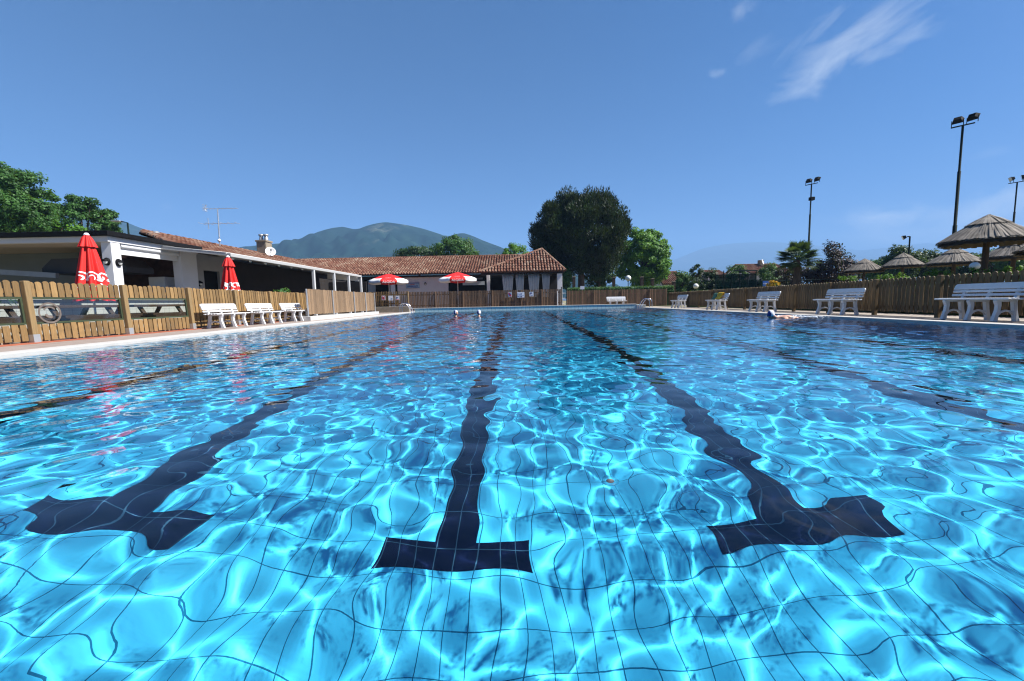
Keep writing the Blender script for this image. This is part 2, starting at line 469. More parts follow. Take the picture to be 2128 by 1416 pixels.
def tile_mat(name, base, base2, grout, du, dv, w, rough=0.3, axis=(0, 1), spec=0.2):
    """rectangular glazed tiles du x dv with grout lines of width w, in object space"""
    m = mat(name); t = NT(m)
    co = t.n('ShaderNodeTexCoord').outputs['Object']
    s = t.n('ShaderNodeSeparateXYZ', {0: co}).outputs
    a = t.math('DIVIDE', s[axis[0]], du); b = t.math('DIVIDE', s[axis[1]], dv)
    def line(x, d):
        fr = t.math('FRACT', x)
        e = t.math('MINIMUM', fr, t.math('SUBTRACT', 1.0, fr))
        return t.math('LESS_THAN', e, 0.5 * w / d)
    g = t.math('MAXIMUM', line(a, du), line(b, dv))
    cell = t.n('ShaderNodeCombineXYZ', {0: t.math('FLOOR', a), 1: t.math('FLOOR', b)}).outputs[0]
    r = t.n('ShaderNodeTexWhiteNoise', {'Vector': cell}).outputs['Value']
    n = t.n('ShaderNodeTexNoise', {'Vector': co, 'Scale': 0.8, 'Detail': 3.0}).outputs['Fac']
    f = t.math('ADD', t.math('MULTIPLY', r, 0.6), t.math('MULTIPLY', n, 0.4))
    c = t.mix(g, t.mix(f, base, base2), grout)
    p = t.n('ShaderNodeBsdfPrincipled', {'Base Color': c, 'Roughness': rough, 'Specular IOR Level': spec})
    t.out(p.outputs[0])
    return m
M['pool_tile'] = tile_mat('pool_tile', (0.05, 0.54, 0.87), (0.075, 0.62, 0.93), (0.008, 0.13, 0.26), 0.125, 0.25, 0.0055, spec=0.0)
M['lane_tile'] = tile_mat('black_lane_tile', (0.002, 0.004, 0.018), (0.003, 0.006, 0.024), (0.03, 0.09, 0.15), 0.125, 0.25, 0.006, spec=0.0)
M['wall_tile'] = tile_mat('pool_wall_tile', (0.58, 0.72, 0.68), (0.64, 0.78, 0.74), (0.16, 0.25, 0.25), 0.25, 0.125, 0.012, axis=(0, 2))
M['side_tile'] = tile_mat('pool_side_tile', (0.04, 0.36, 0.60), (0.05, 0.42, 0.66), (0.02, 0.10, 0.18), 0.25, 0.125, 0.008, axis=(1, 2))
M['counter_tile'] = tile_mat('counter_tile', (0.36, 0.36, 0.33), (0.41, 0.41, 0.38), (0.2, 0.2, 0.18), 0.2, 0.2, 0.008, axis=(1, 2), rough=0.4)
M['deck'] = tile_mat('porphyry_paving', (0.22, 0.175, 0.15), (0.30, 0.245, 0.21), (0.24, 0.2, 0.17), 0.2, 0.1, 0.008, rough=0.85)
M['deck_pale'] = tile_mat('pale_paving', (0.28, 0.24, 0.2), (0.36, 0.31, 0.26), (0.28, 0.24, 0.2), 0.3, 0.3, 0.01, rough=0.85)
M['coping'] = pm('coping_stone', (0.46, 0.44, 0.41), 0.75, 0.06, 5, 0.1)
M['nozzle_shadow'] = pm('dark_nozzle_and_shadow', (0.10, 0.085, 0.075), 0.8, 0.2, 12)  # nozzle colour, also the painted shadow along the right deck
M['ground'] = pm('dry_grass_ground', (0.14, 0.15, 0.06), 0.95, 0.3, 0.8, 0, col2=(0.24, 0.19, 0.12))
M['terrace'] = pm('gravel_terrace', (0.22, 0.195, 0.165), 0.95, 0.15, 3, 0.2)

M['roof_tile'] = mat('clay_roof_tile'); _t = NT(M['roof_tile'])
_r = _t.n('ShaderNodeNewGeometry').outputs['Random Per Island']
_n = _t.n('ShaderNodeTexNoise', {'Vector': _t.n('ShaderNodeTexCoord').outputs['Object'], 'Scale': 0.5, 'Detail': 3.0}).outputs['Fac']
_f = _t.math('ADD', _t.math('MULTIPLY', _r, 0.5), _t.math('SUBTRACT', _t.math('MULTIPLY', _n, 1.1), 0.28), True)
_c = _t.ramp(_f, [(0.0, (0.06, 0.030, 0.022)), (0.3, (0.135, 0.056, 0.036)), (0.6, (0.185, 0.10, 0.068)), (1.0, (0.28, 0.205, 0.15))])
_t.out(_t.n('ShaderNodeBsdfPrincipled', {'Base Color': _c, 'Roughness': 0.9, 'Specular IOR Level': 0.2}).outputs[0])
M['roof_pan'] = pm('clay_roof_pan', (0.06, 0.03, 0.022), 0.95, 0.2, 4)

M['pine'] = leaf_mat('pine_needles', [(0.0, (0.002, 0.007, 0.002)), (0.55, (0.006, 0.021, 0.005)), (1.0, (0.022, 0.065, 0.010))], 0.08)
M['leaf_bright'] = leaf_mat('bright_leaves', [(0.0, (0.0288, 0.0960, 0.0115)), (0.5, (0.0768, 0.2112, 0.0192)), (1.0, (0.1536, 0.3264, 0.0384))], 0.35)
M['leaf_mid'] = leaf_mat('green_leaves', [(0.0, (0.0166, 0.0520, 0.0125)), (0.5, (0.0364, 0.1092, 0.0208)), (1.0, (0.0780, 0.1872, 0.0364))], 0.28)
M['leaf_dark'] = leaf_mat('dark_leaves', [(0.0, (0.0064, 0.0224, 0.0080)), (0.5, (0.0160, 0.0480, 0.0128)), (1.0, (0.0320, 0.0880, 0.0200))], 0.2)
M['leaf_purple'] = leaf_mat('purple_leaves', [(0.0, (0.007, 0.002, 0.004)), (0.6, (0.018, 0.005, 0.009)), (1.0, (0.045, 0.010, 0.016))], 0.1)
M['leaf_palm'] = leaf_mat('palm_fronds', [(0.0, (0.0080, 0.0240, 0.0096)), (0.5, (0.0200, 0.0560, 0.0200)), (1.0, (0.0480, 0.1040, 0.0320))], 0.2)
M['flower'] = leaf_mat('yellow_flowers', [(0.0, (0.45, 0.22, 0.01)), (1.0, (0.75, 0.50, 0.03))], 0.2)

M['glass_pane'] = mat('clear_pane'); _t = NT(M['glass_pane'])
_a = _t.n('ShaderNodeBsdfTransparent', {'Color': (0.93, 0.96, 0.95, 1)})
_b = _t.n('ShaderNodeBsdfGlossy', {'Roughness': 0.03})
_t.out(_t.n('ShaderNodeMixShader', {0: 0.07, 1: _a.outputs[0], 2: _b.outputs[0]}).outputs[0])
M['net'] = mat('green_netting'); _t = NT(M['net'])
_a = _t.n('ShaderNodeBsdfTransparent')
_b = _t.n('ShaderNodeBsdfDiffuse', {'Color': (0.006, 0.03, 0.022, 1)})
_t.out(_t.n('ShaderNodeMixShader', {0: 0.68, 1: _a.outputs[0], 2: _b.outputs[0]}).outputs[0])
M['water'] = mat('pool_water'); _t = NT(M['water'])
_t.out(_t.n('ShaderNodeBsdfGlass', {'IOR': 1.333, 'Roughness': 0.0, 'Color': (0.97, 0.995, 1.0, 1)}).outputs[0])
M['foam'] = pm('white_foam', (0.75, 0.80, 0.84), 0.5, 0.05, 20)
M['hill'] = mat('wooded_hillside'); _t = NT(M['hill'])
_co = _t.n('ShaderNodeTexCoord').outputs['Object']
_n1 = _t.n('ShaderNodeTexNoise', {'Vector': _co, 'Scale': 0.016, 'Detail': 8.0, 'Roughness': 0.65}).outputs['Fac']
_n2 = _t.n('ShaderNodeTexNoise', {'Vector': _co, 'Scale': 0.006, 'Detail': 6.0, 'Roughness': 0.7}).outputs['Fac']
_c = _t.ramp(_n1, [(0.3, (0.005, 0.017, 0.020)), (0.55, (0.012, 0.032, 0.030)), (0.75, (0.025, 0.052, 0.038))])
_k = _t.n('ShaderNodeMapRange', {'Value': _n2, 'From Min': 0.60, 'From Max': 0.72, 'To Max': 0.6}).outputs[0]
_c = _t.mix(_k, _c, (0.16, 0.17, 0.13))
_t.out(_t.n('ShaderNodeBsdfDiffuse', {'Color': _c}).outputs[0])

# ------------------------------------------------------------------ pool and ground
PX0, PX1, PY0, PY1, DEPTH = -6.6, 8.3, -0.6, 27.4, 1.85
D = -DEPTH
def plane(name, vs, m, fs=((0, 1, 2, 3),)):
    o = MB().add(vs, fs).build(name, m, fix=False)
    o['kind'] = 'structure'
    return o

# water surface: many crossing ripples
rng = np.random.default_rng(31)
SLOPE, NW = 0.048, 150
WAVES = []
for q in range(NW):
    lam = 0.14 * (0.9 / 0.14) ** ((q + rng.random()) / NW)
    k = 2 * math.pi / lam; th = rng.uniform(0, 2 * math.pi)
    WAVES.append((k * math.cos(th), k * math.sin(th), SLOPE * (1.1 if lam < .42 else .45) * math.sqrt(2.0 / NW) / k, rng.uniform(0, 6.283)))
def wave_h(X, Y):
    H = np.zeros_like(X)
    wx = X + .06 * np.sin(1.3 * Y + .7 * X) + .03 * np.sin(2.9 * Y - 1.9 * X + 1)
    wy = Y + .06 * np.sin(1.1 * X - .9 * Y + 2)
    for kx, ky, a, p in WAVES:
        H += a * np.sin(kx * wx + ky * wy + p)
    return H * (.86 + 1.1 * np.clip((Y - 2.5) / 11.0, 0, 1))
xs = np.linspace(PX0, PX1, 700)
ys = [PY0]
while ys[-1] < PY1:
    ys.append(ys[-1] + (0.018 if ys[-1] < 6 else 0.018 + (ys[-1] - 6) * .0014))
ys = np.array(ys); ys[-1] = PY1
gx, gy = np.meshgrid(xs, ys)
gv = np.stack([gx, gy, wave_h(gx, gy)], -1).reshape(-1, 3)
gi = np.arange(gx.size).reshape(gx.shape)
gf = np.stack([gi[:-1, :-1], gi[:-1, 1:], gi[1:, 1:], gi[1:, :-1]], -1).reshape(-1, 4)
water = np_mesh('water', gv, gf, M['water'], smooth=True)
water['kind'] = 'structure'
water.cycles.is_caustics_caster = True

receivers = []
receivers.append(plane('pool_floor', [(PX0, PY0, D), (PX1, PY0, D), (PX1, PY1, D), (PX0, PY1, D)], M['pool_tile']))
ZL, ZR, ZF = 0.06, 0.05, 0.28                # deck height left, right; raised far wall
receivers.append(plane('pool_walls', [(PX0, PY0, D), (PX0, PY1, D), (PX0, PY1, -.02), (PX0, PY0, -.02),
                                      (PX1, PY0, D), (PX1, PY1, D), (PX1, PY1, -.02), (PX1, PY0, -.02)], M['side_tile'],
                       [(0, 1, 2, 3), (5, 4, 7, 6)]))
receivers.append(plane('pool_end_wall', [(PX0, PY1, D), (PX1, PY1, D), (PX1, PY1, ZF - .03), (PX0, PY1, ZF - .03),
                                         (PX0, PY0, D), (PX1, PY0, D), (PX1, PY0, ZR - .03), (PX0, PY0, ZR - .03)], M['wall_tile'],
                       [(1, 0, 3, 2), (4, 5, 6, 7)]))
lm = MB()
for k in range(-2, 4):
    x = -.39 + 2.1 * k
    lm.add([(x - .125, 2.56, D + .004), (x + .125, 2.56, D + .004), (x + .125, 25.4, D + .004), (x - .125, 25.4, D + .004)], [(0, 1, 2, 3)])
    for y in (2.30, 25.4):
        lm.add([(x - .5, y, D + .004), (x + .5, y, D + .004), (x + .5, y + .26, D + .004), (x - .5, y + .26, D + .004)], [(0, 1, 2, 3)])
lanes = lm.build('lane_markings', M['lane_tile'], fix=False); lanes['kind'] = 'structure'
receivers.append(lanes)
for o in receivers: o.cycles.is_caustics_receiver = True

fx = thing('floor_inlet', (.72, 3.0, D), 'small round fitting on the pool floor right of the centre lane line', 'pool fitting')
mb = MB(); mb.lathe([(0, .02), (.05, .02), (.085, .012), (.09, .002)], (.72, 3.0, D), 24); mb.build('flange', M['side_tile'], fx)
mb = MB(); mb.lathe([(0, .03), (.035, .03), (.045, .018)], (.72, 3.0, D), 18); mb.build('nozzle', M['nozzle_shadow'], fx)
for c_ in fx.children: c_.cycles.is_caustics_receiver = True
cp = MB()
cp.span((PX0 - .3, PY0 - .3, -.09), (PX0 + .015, PY1 - .02, ZL), .012)
cp.span((PX1 - .015, PY0 - .3, -.09), (PX1 + .3, PY1 - .6, ZR), .012)
o = cp.build('coping', M['coping']); o['kind'] = 'structure'
cp = MB(); cp.span((PX0 - .35, PY1 - .015, ZF - .05), (PX1 - .25, PY1 + .35, ZF), .012)
cp.span((PX1 - .25, PY1 - .03, -.1), (PX1 + .35, PY1 + .36, ZF - .06), .012)
o = cp.build('end_coping', M['coping']); o['kind'] = 'structure'
plane('pool_deck', [(-8.62, -3, ZL - .012), (PX0 - .29, -3, ZL - .012), (PX0 - .29, PY1 + .0, ZL - .012), (-8.62, PY1, ZL - .012)], M['deck'])
plane('pool_deck', [(PX1 + .29, -3, ZR - .012), (10.75, -3, ZR - .012), (10.75, 30, ZR - .012), (PX1 + .29, 30, ZR - .012)], M['deck_pale'])
plane('upper_deck', [(-7.8, PY1 + .3, .05), (PX1 + .28, PY1 + .3, .05), (PX1 + .28, 33, .05), (-7.8, 33, .05)], M['deck_pale'])
strip_mb = MB(); strip_mb.span((PX1 + .34, -3, ZR - .03), (PX1 + .60, 29, ZR - .006), .003)
o = strip_mb.build('shadow_strip', M['nozzle_shadow']); o['kind'] = 'structure'  # dark strip standing in for the fence's shadow on the deck
strip_mb = MB(); strip_mb.span((-8.40, -3, ZL - .03), (-8.08, 14.9, ZL + .006), .004)
o = strip_mb.build('gutter_strip', M['terracotta_strip']); o['kind'] = 'structure'
plane('terrace', [(-16, -3, .035), (-8.61, -3, .035), (-8.61, 36, .035), (-16, 36, .035)], M['terrace'])
G = 6000
plane('ground', [(-G, -60, .02), (G, -60, .02), (G, PY0 - .25, .02), (-G, PY0 - .25, .02),
                 (-G, PY1 + .2, .02), (G, PY1 + .2, .02), (G, G, .02), (-G, G, .02),
                 (PX0 - .2, PY0 - .25, .02), (PX0 - .2, PY1 + .2, .02), (PX1 + .2, PY0 - .25, .02), (PX1 + .2, PY1 + .2, .02)], M['ground'],
      [(0, 1, 2, 3), (4, 5, 6, 7), (3, 8, 9, 4), (10, 2, 5, 11)])

# ------------------------------------------------------------------ hills
def hill(name, prof, Yr, depth, rough, seed):
    """a ridge whose crest stands at distance Yr, falling towards the viewer over depth metres"""
    pts = [at(px, py, Yr) for px, py in prof]
    hx = np.array([p.x for p in pts]); hz = np.array([p.z for p in pts])
    n, mrow = 260, 40
    X = np.linspace(hx[0], hx[-1], n); H = np.interp(X, hx, hz)
    ker = np.ones(3) / 3; H = np.convolve(np.pad(H, 1, 'edge'), ker, 'valid')
    t = np.linspace(-0.35, 1, mrow)
    g = np.random.default_rng(seed)
    XX, TT = np.meshgrid(X, t)
    base = np.where(TT >= 0, (1 - TT) ** 0.85, 1 + TT * 1.2)
    ZZ = H[None] * base
    YY = Yr - depth * TT
    w = (hx[-1] - hx[0])
    for k in range(26):
        f = g.uniform(6, 60) / w * 2 * math.pi; a = g.uniform(0, 6.28)
        amp = rough * np.max(H) / (f * w / 20) 
        ZZ += amp * np.sin(f * (XX * math.cos(a) + YY * math.sin(a)) + g.uniform(0, 6.28)) * np.clip(TT * 3, 0, 1)
    v = np.stack([XX, YY, ZZ - 1], -1).reshape(-1, 3)
    i = np.arange(v.shape[0]).reshape(XX.shape)
    f = np.stack([i[:-1, :-1], i[1:, :-1], i[1:, 1:], i[:-1, 1:]], -1).reshape(-1, 4)
    o = np_mesh(name, v, f, M['hill'], smooth=True); o['kind'] = 'structure'
    return o
hill('wooded_mountain', [(300, 620), (420, 560), (475, 518), (520, 510), (560, 506), (600, 503), (625, 498), (650, 487), (670, 477), (690, 472), (712, 469.5), (735, 475), (752, 472.5), (770, 465), (790, 461), (803, 460), (825, 463),
     (850, 467), (880, 474), (905, 482), (930, 490.5), (946, 485), (962, 482.5), (980, 488), (1005, 499), (1040, 512), (1070, 525), (1110, 542), (1180, 575), (1260, 618)], 1000, 440, 0.07, 3)
hill('far_mountain', [(-60, 400), (150, 430), (232, 453), (262, 461), (295, 474), (320, 480), (345, 491), (375, 493), (400, 494), (420, 499), (445, 510), (480, 520), (560, 540), (700, 580)], 1150, 500, 0.04, 5)
hill('distant_mountain', [(1180, 610), (1300, 575), (1390, 545), (1430, 528), (1460, 516), (1500, 508), (1540, 504), (1590, 502), (1650, 505), (1720, 512), (1790, 520), (1850, 514), (1900, 507), (1930, 505), (1960, 508), (1985, 512), (2030, 506), (2090, 500), (2200, 495), (2300, 500)], 4800, 1400, 0.05, 9)

# ------------------------------------------------------------------ picket fences
def board(mb, o, u, v, n, w, h, z0=0.0, th=0.02, round_top=True):
    """one upright board: centre line at o, along v, facing n"""
    if round_top:
        p = [(-w / 2, z0), (w / 2, z0), (w / 2, h - .32 * w), (w * .36, h - .12 * w), (w * .14, h), (-w * .14, h), (-w * .36, h - .12 * w), (-w / 2, h - .32 * w)]
    else:
        p = [(-w / 2, z0), (w / 2, z0), (w / 2, h), (-w / 2, h)]
    mb.prism(p, o, u, v, n * th)

def fence(name, A, B, n, label, posts, h=1.06, w=0.088, gap=0.024, lean=0.0, m='picket', mp='post', post_w=0.09, rails=(0.25, 0.85), window=None, group=None, post_h=0.0, z0=0.05, rtop=True, seed=0, post_front=True, cat='fence', jit=0.006):
    """run of boards from A to B on the ground; n points to the side the boards face; posts are distances along the run"""
    A, B, n = Vector(A), Vector(B), Vector(n)
    u = (B - A); L = u.length; u.normalize()
    v = (Vector((0, 0, 1)) - n * lean).normalized()
    g = random.Random(seed)
    root = thing(name, A, label, cat, group)
    po = (n * 0.05 if post_front else -n * 0.07)
    for d in posts:
        p = A + u * d + po
        mb = MB(); mb.bar(p - v * 0.05, p + v * (h + post_h), post_w, post_w, 0.012, up=n)
        pst = mb.build('post', M[mp], root)
        if m == 'picket':
            MB().bar(p + v * -0.02, p + v * 0.16, post_w + .012, post_w + .012, 0.0, up=n).build('post_shoe', M['galv'], pst)
    segs = list(zip([0.0] + list(posts), list(posts) + [L]))
    for a, b in segs:
        if b - a < 0.2: continue
        k = max(1, int(round((b - a - post_w - gap) / (w + gap))))
        step = (b - a - post_w) / k
        mb, rl = MB(), MB()
        top, bot, fr, gl = MB(), MB(), MB(), MB()
        for i in range(k):
            o = A + u * (a + post_w / 2 + step * (i + .5))
            hh = h + g.uniform(-jit, jit) * 2
            uu = (u + v * g.uniform(-jit, jit)).normalized()
            vv = (v + u * g.uniform(-jit, jit)).normalized()
            if window:
                board(top, o, uu, vv, n, step - gap, hh, window[1] + g.uniform(-.004, .004))
                board(bot, o, uu, vv, n, step - gap, window[0] + g.uniform(-.01, .01), z0 + g.uniform(-.008, .012), round_top=False)
            else:
                board(mb, o, uu, vv, n, step - gap, hh, z0 + g.uniform(-.008, .008), round_top=rtop)
        p, q = A + u * (a + post_w / 2), A + u * (b - post_w / 2)
        for r in rails:
            (rl if not window else (top if r > window[1] else bot)).bar(p + v * r - n * .022, q + v * r - n * .022, 0.04, 0.07, up=v)
        if window:
            top.build('top_panel', M[m], root); bot.build('bottom_panel', M[m], root)
            w0, w1 = window[0] + .02, window[1] - .02
            for zz in (w0, w1): fr.bar(p + v * zz, q + v * zz, 0.03, 0.035, up=v)
            for s0 in (p + u * .02, q - u * .02): fr.bar(s0 + v * (w0 + .018), s0 + v * (w1 - .018), 0.03, 0.035, up=n)
            f = fr.build('window_frame', M['green_frame'], root)
            gl.prism([(0.04, w0 + .02), ((q - p).length - .04, w0 + .02), ((q - p).length - .04, w1 - .02), (0.04, w1 - .02)], p, u, v, n * 0.006)
            gl.build('pane', M['glass_pane'], f)
        else:
            for x in (rl,):
                mb.v, o0 = mb.v, len(mb.v)
                mb.v.extend(x.v); mb.f.extend([[i + o0 for i in f] for f in x.f]); mb.mi.extend(x.mi); mb.sm.extend(x.sm)
            mb.build('board_panel', M[m], root)
    return root

fence('window_fence', (-8.25, 3.5, ZL - .02), (-8.25, 10.55, ZL - .02), (1, 0, 0), 'honey coloured picket fence with long glazed window openings at the left pool edge',
      [1.75, 3.5, 5.25, 7.0], h=1.07, window=(0.33, 0.80), lean=0.05, rails=(0.25, 0.90), gap=.026, seed=1)
fence('picket_fence', (-8.25, 10.55, ZL - .02), (-8.25, 17.0, ZL - .02), (1, 0, 0), 'honey coloured solid picket fence behind the three white benches on the left deck',
      [1.7, 3.45, 5.2], h=1.06, lean=0.05, seed=2)
fence('picket_fence', (-7.55, 15.0, .22), (-7.55, 22.4, .22), (1, 0, 0), 'weathered narrow board fence with steel posts on the long low white wall',
      [0.05, 2.2, 4.5, 6.0, 7.35], h=0.98, w=.06, gap=.012, m='picket_grey', mp='galv', post_w=.05, lean=0.02, rtop=False, seed=3)
lw = MB(); lw.span((-7.75, 14.9, 0.0), (-7.35, 22.5, .20), .01)
tag(lw.build('low_wall', M['wall_low']), 'long low white kerb wall carrying the weathered board fence', 'wall')
fence('gate_fence', (-9.25, 26.6, .43), (-6.72, 26.6, .43), (0, -1, 0), 'short fence of spaced slats with three notices above the beige retaining wall',
      [0.05, 2.48], h=0.95, w=.05, gap=.055, m='picket', mp='post', post_w=.07, seed=4, rtop=True, rails=(.18, .74))
lw = MB(); lw.span((-9.1, 26.4, 0.0), (-6.7, 26.8, .42), .015)
lw.span((-9.5, 26.45, 0.0), (-9.12, 26.9, .38), .05)
tag(lw.build('retaining_wall', M['stone']), 'low beige stone retaining wall below the slatted notice fence', 'wall')
fence('picket_fence', (-7.3, 28.6, .04), (3.25, 28.6, .04), (0, -1, 0), 'brown weathered picket fence with three notices across the far end of the pool',
      [0.04, 1.9, 3.8, 5.8, 7.8, 9.2, 10.5], h=1.34, w=.075, gap=.028, m='picket_brown', mp='picket_brown', post_w=.07, seed=5, post_front=True, rails=(.4, 1.12))
fence('picket_fence', (3.75, 30.0, .04), (11.05, 30.0, .04), (0, -1, 0), 'brown picket fence behind the single white bench at the far end',
      [0.04, 2.0, 4.0, 6.0], h=1.25, w=.08, gap=.025, m='picket_brown', mp='picket_brown', post_w=.07, seed=6, rails=(.3, .95))
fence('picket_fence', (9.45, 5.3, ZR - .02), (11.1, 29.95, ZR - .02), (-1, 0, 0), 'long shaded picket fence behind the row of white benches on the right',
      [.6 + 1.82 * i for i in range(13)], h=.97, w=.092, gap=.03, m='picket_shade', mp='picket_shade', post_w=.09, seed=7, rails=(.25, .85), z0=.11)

# loose stones wedged along the foot of the window fence
g = random.Random(5)
for i in range(13):
    y = 6.1 + i * .42 + g.uniform(-.1, .1)
    s = g.uniform(.10, .17)
    mb = MB(); mb.prism([(-s, 0), (s, 0), (s * .55, s * .5), (-s * .6, s * .55)], (-8.28, y, ZL - .02), (0, 1, 0), (0, 0, 1), (-.12, 0, 0))
    tag(mb.build('wedge_stone', M['stone']), 'pale wedge shaped stone lying under the boards of the window fence', 'stone', 'wedge stones under the window fence')

# ------------------------------------------------------------------ white benches
def make_bench():
    root = thing('garden_bench', (0, 0, 0), '', 'bench', 'white slatted benches round the pool')
    L = 1.34
    s = MB()
    for y, z in ((-.165, .427), (-.085, .43), (-.005, .428), (.075, .424), (.15, .42)):
        s.box((0, y, z), (L, .066, .034), None, .012)
    s.build('seat', M['white_plastic'], root)
    b = MB()
    lean = Matrix.Rotation(-0.30, 3, 'X')
    def bp(z): return Vector((0, .175 + (z - .45) * .32, z))
    for z, h in ((.505, .05), (.580, .05)):
        b.box(bp(z), (L, .03, h), lean, .009)
    n = 8
    hw, z0, z1 = L / 2, .622, .735
    poly = [(-hw, z0), (hw, z0), (hw, z1 - .05)] + [(hw - .05 + .05 * math.cos(a), z1 - .05 + .05 * math.sin(a)) for a in (0.5, 1.1, 1.57)] + \
           [(-hw + .05 - .05 * math.cos(a), z1 - .05 + .05 * math.sin(a)) for a in (1.57, 1.1, 0.5)] + [(-hw, z1 - .05)]
    vdir = Vector((0, .32, 1)).normalized()
    b.prism([(x, (z - z0) * 1.05) for x, z in poly], bp(z0) - Vector((0, .015, 0)), (1, 0, 0), vdir, Vector((0, 1, -.32)).normalized() * .03)
    b.build('backrest', M['white_plastic'], root)
    for x in (-.46, 0, .46):
        f = MB()
        o, u, v, w = (x - .03, 0, 0), (0, 1, 0), (0, 0, 1), (.06, 0, 0)
        f.ribbon([(-.185, .0), (-.165, .10), (-.135, .20), (-.125, .30), (-.15, .405)], [.085, .065, .06, .065, .10], o, u, v, w)
        f.ribbon([(.225, .0), (.205, .10), (.18, .22), (.165, .34), (.16, .405)], [.085, .065, .06, .065, .08], o, u, v, w)
        f.ribbon([(-.19, .392), (.185, .388)], [.035, .045], (x - .027, 0, 0), u, v, (.054, 0, 0))
        f.ribbon([(.153, .37), (.181, .46), (.213, .56), (.258, .69)], [.05, .05, .045, .035], (x - .025, .022, 0), u, v, (.05, 0, 0))
        f.ribbon([(-.145, .11), (-.08, .175), (.02, .205), (.11, .185), (.18, .12)], .03, (x - .02, 0, 0), u, v, (.04, 0, 0))
        f.build('leg_frame', M['white_plastic'], root)
    return root
bench = make_bench()
spots = [(-7.80, 11.25, ZL - .01, R(90), 'white slatted bench nearest the window fence, in a row of three on the left deck'),
         (-7.80, 13.02, ZL - .01, R(90), 'middle white slatted bench of the three along the left fence'),
         (-7.80, 14.85, ZL - .01, R(90), 'white slatted bench beside the low white wall, last of the left row'),
         (9.18, 8.28, ZR - .01, R(-90), 'large white bench cut by the right edge of the photo, by the right fence'),
         (9.18, 11.9, ZR - .01, R(-90), 'white bench second from the right edge of the photo along the right fence'),
         (9.18, 15.45, ZR - .01, R(-90), 'empty white bench third from the right edge, behind the lone right swimmer'),
         (9.18, 18.95, ZR - .01, R(-90), 'white bench with yellow and green towels over its back on the right deck'),
         (9.18, 23.3, ZR - .01, R(-90), 'smallest farthest white bench of the row along the right fence'),
         (7.2, 29.2, .05, R(0), 'single white bench facing the camera at the far end of the pool')]
for i, (x, y, z, rz, lab) in enumerate(spots):
    o = place(bench, i > 0, (x, y, z), rz, lab)
    o.scale = (1, .95, .88) if i < 3 else (1, 1, 1)

# towels on the fourth bench of the right row
def towel(name, y0, y1, m, label, zt, drop):
    mb = MB(); vs, fs = [], []
    path = [(.05, .47), (.10, .52), (.14, .57), (.17, .64), (.195, .70), (.22, .755), (.26, .765), (.285, .73), (.285, .66), (.28, drop)]
    n = 7
    for i, (dx, z) in enumerate(path):
        for k in range(n):
            y = y0 + (y1 - y0) * k / (n - 1)
            vs.append((9.155 + dx - .02 + .012 * math.sin(k * 2.1 + i), y + .01 * math.sin(i * 1.3 + k), z * zt + ZR + .006 * math.sin(k * 3 + i * 2)))
    for i in range(len(path) - 1):
        for k in range(n - 1):
            fs.append([i * n + k, i * n + k + 1, (i + 1) * n + k + 1, (i + 1) * n + k])
    mb.add(vs, fs, 0, True)
    o = mb.build(name, m)
    sol = o.modifiers.new('thick', 'SOLIDIFY'); sol.thickness = .012
    return tag(o, label, 'towel')
towel('towel', 18.68, 19.12, M['yellow_cloth'], 'yellow towel hung over the back of a white bench on the right', 1.0, .50)
towel('towel', 19.15, 19.50, M['green_cloth'], 'green towel hung beside the yellow one on a white bench', .98, .54)

# ------------------------------------------------------------------ roofs of clay tiles
def tile_roof(name, root, polys):
    """polys: (origin, along-eave dir, up-slope dir, normal, u range, fn u -> (s0, s1)); rows of half-round tiles on a thin slab"""
    mb, pan = MB(), MB()
    for o, u, s, u0, u1, rng_s in polys:
        o, u, s = Vector(o), Vector(u).normalized(), Vector(s).normalized()
        n = u.cross(s).normalized()
        if n.z < 0: n = -n
        k = int((u1 - u0) / .22); st = (u1 - u0) / k
        ge = random.Random(int(abs(o.x * 31 + o.y * 17)))
        for i in range(k):
            x = u0 + (i + .5) * st
            s0, s1 = rng_s(x)
            q = s0 - .04
            while q < s1 - .05:
                e = min(q + .42, s1 + .03)
                ln = e - q
                vs, fs = [], []
                jx, jn = ge.uniform(-.012, .012), ge.uniform(0, .014)
                for (t, r, hh) in ((0, .092, .03), (1, .074, .004)):
                    for a in range(6):
                        th = math.pi * a / 5
                        vs.append(o + u * (x + jx + r * math.cos(th)) + s * (q + t * ln) + n * (hh + jn + r * 1.05 * math.sin(th)))
                for a in range(5): fs.append([a, a + 1, 7 + a, 6 + a])
                fs.append([5, 4, 3, 2, 1, 0])
                mb.add(vs, fs, 0, False)
                q += .37
            pan.add([o + u * (x - st / 2) + s * s0, o + u * (x + st / 2) + s * s0, o + u * (x + st / 2) + s * s1, o + u * (x - st / 2) + s * s1,
                     o + u * (x - st / 2) + s * s0 - n * .08, o + u * (x + st / 2) + s * s0 - n * .08, o + u * (x + st / 2) + s * s1 - n * .08, o + u * (x - st / 2) + s * s1 - n * .08],
                    [(0, 1, 2, 3), (4, 7, 6, 5), (0, 4, 5, 1), (2, 6, 7, 3)])
    rf = mb.build(name, M['roof_tile'], root, fix=False)
    pan.build('roof_deck', M['roof_pan'], rf)
    return rf

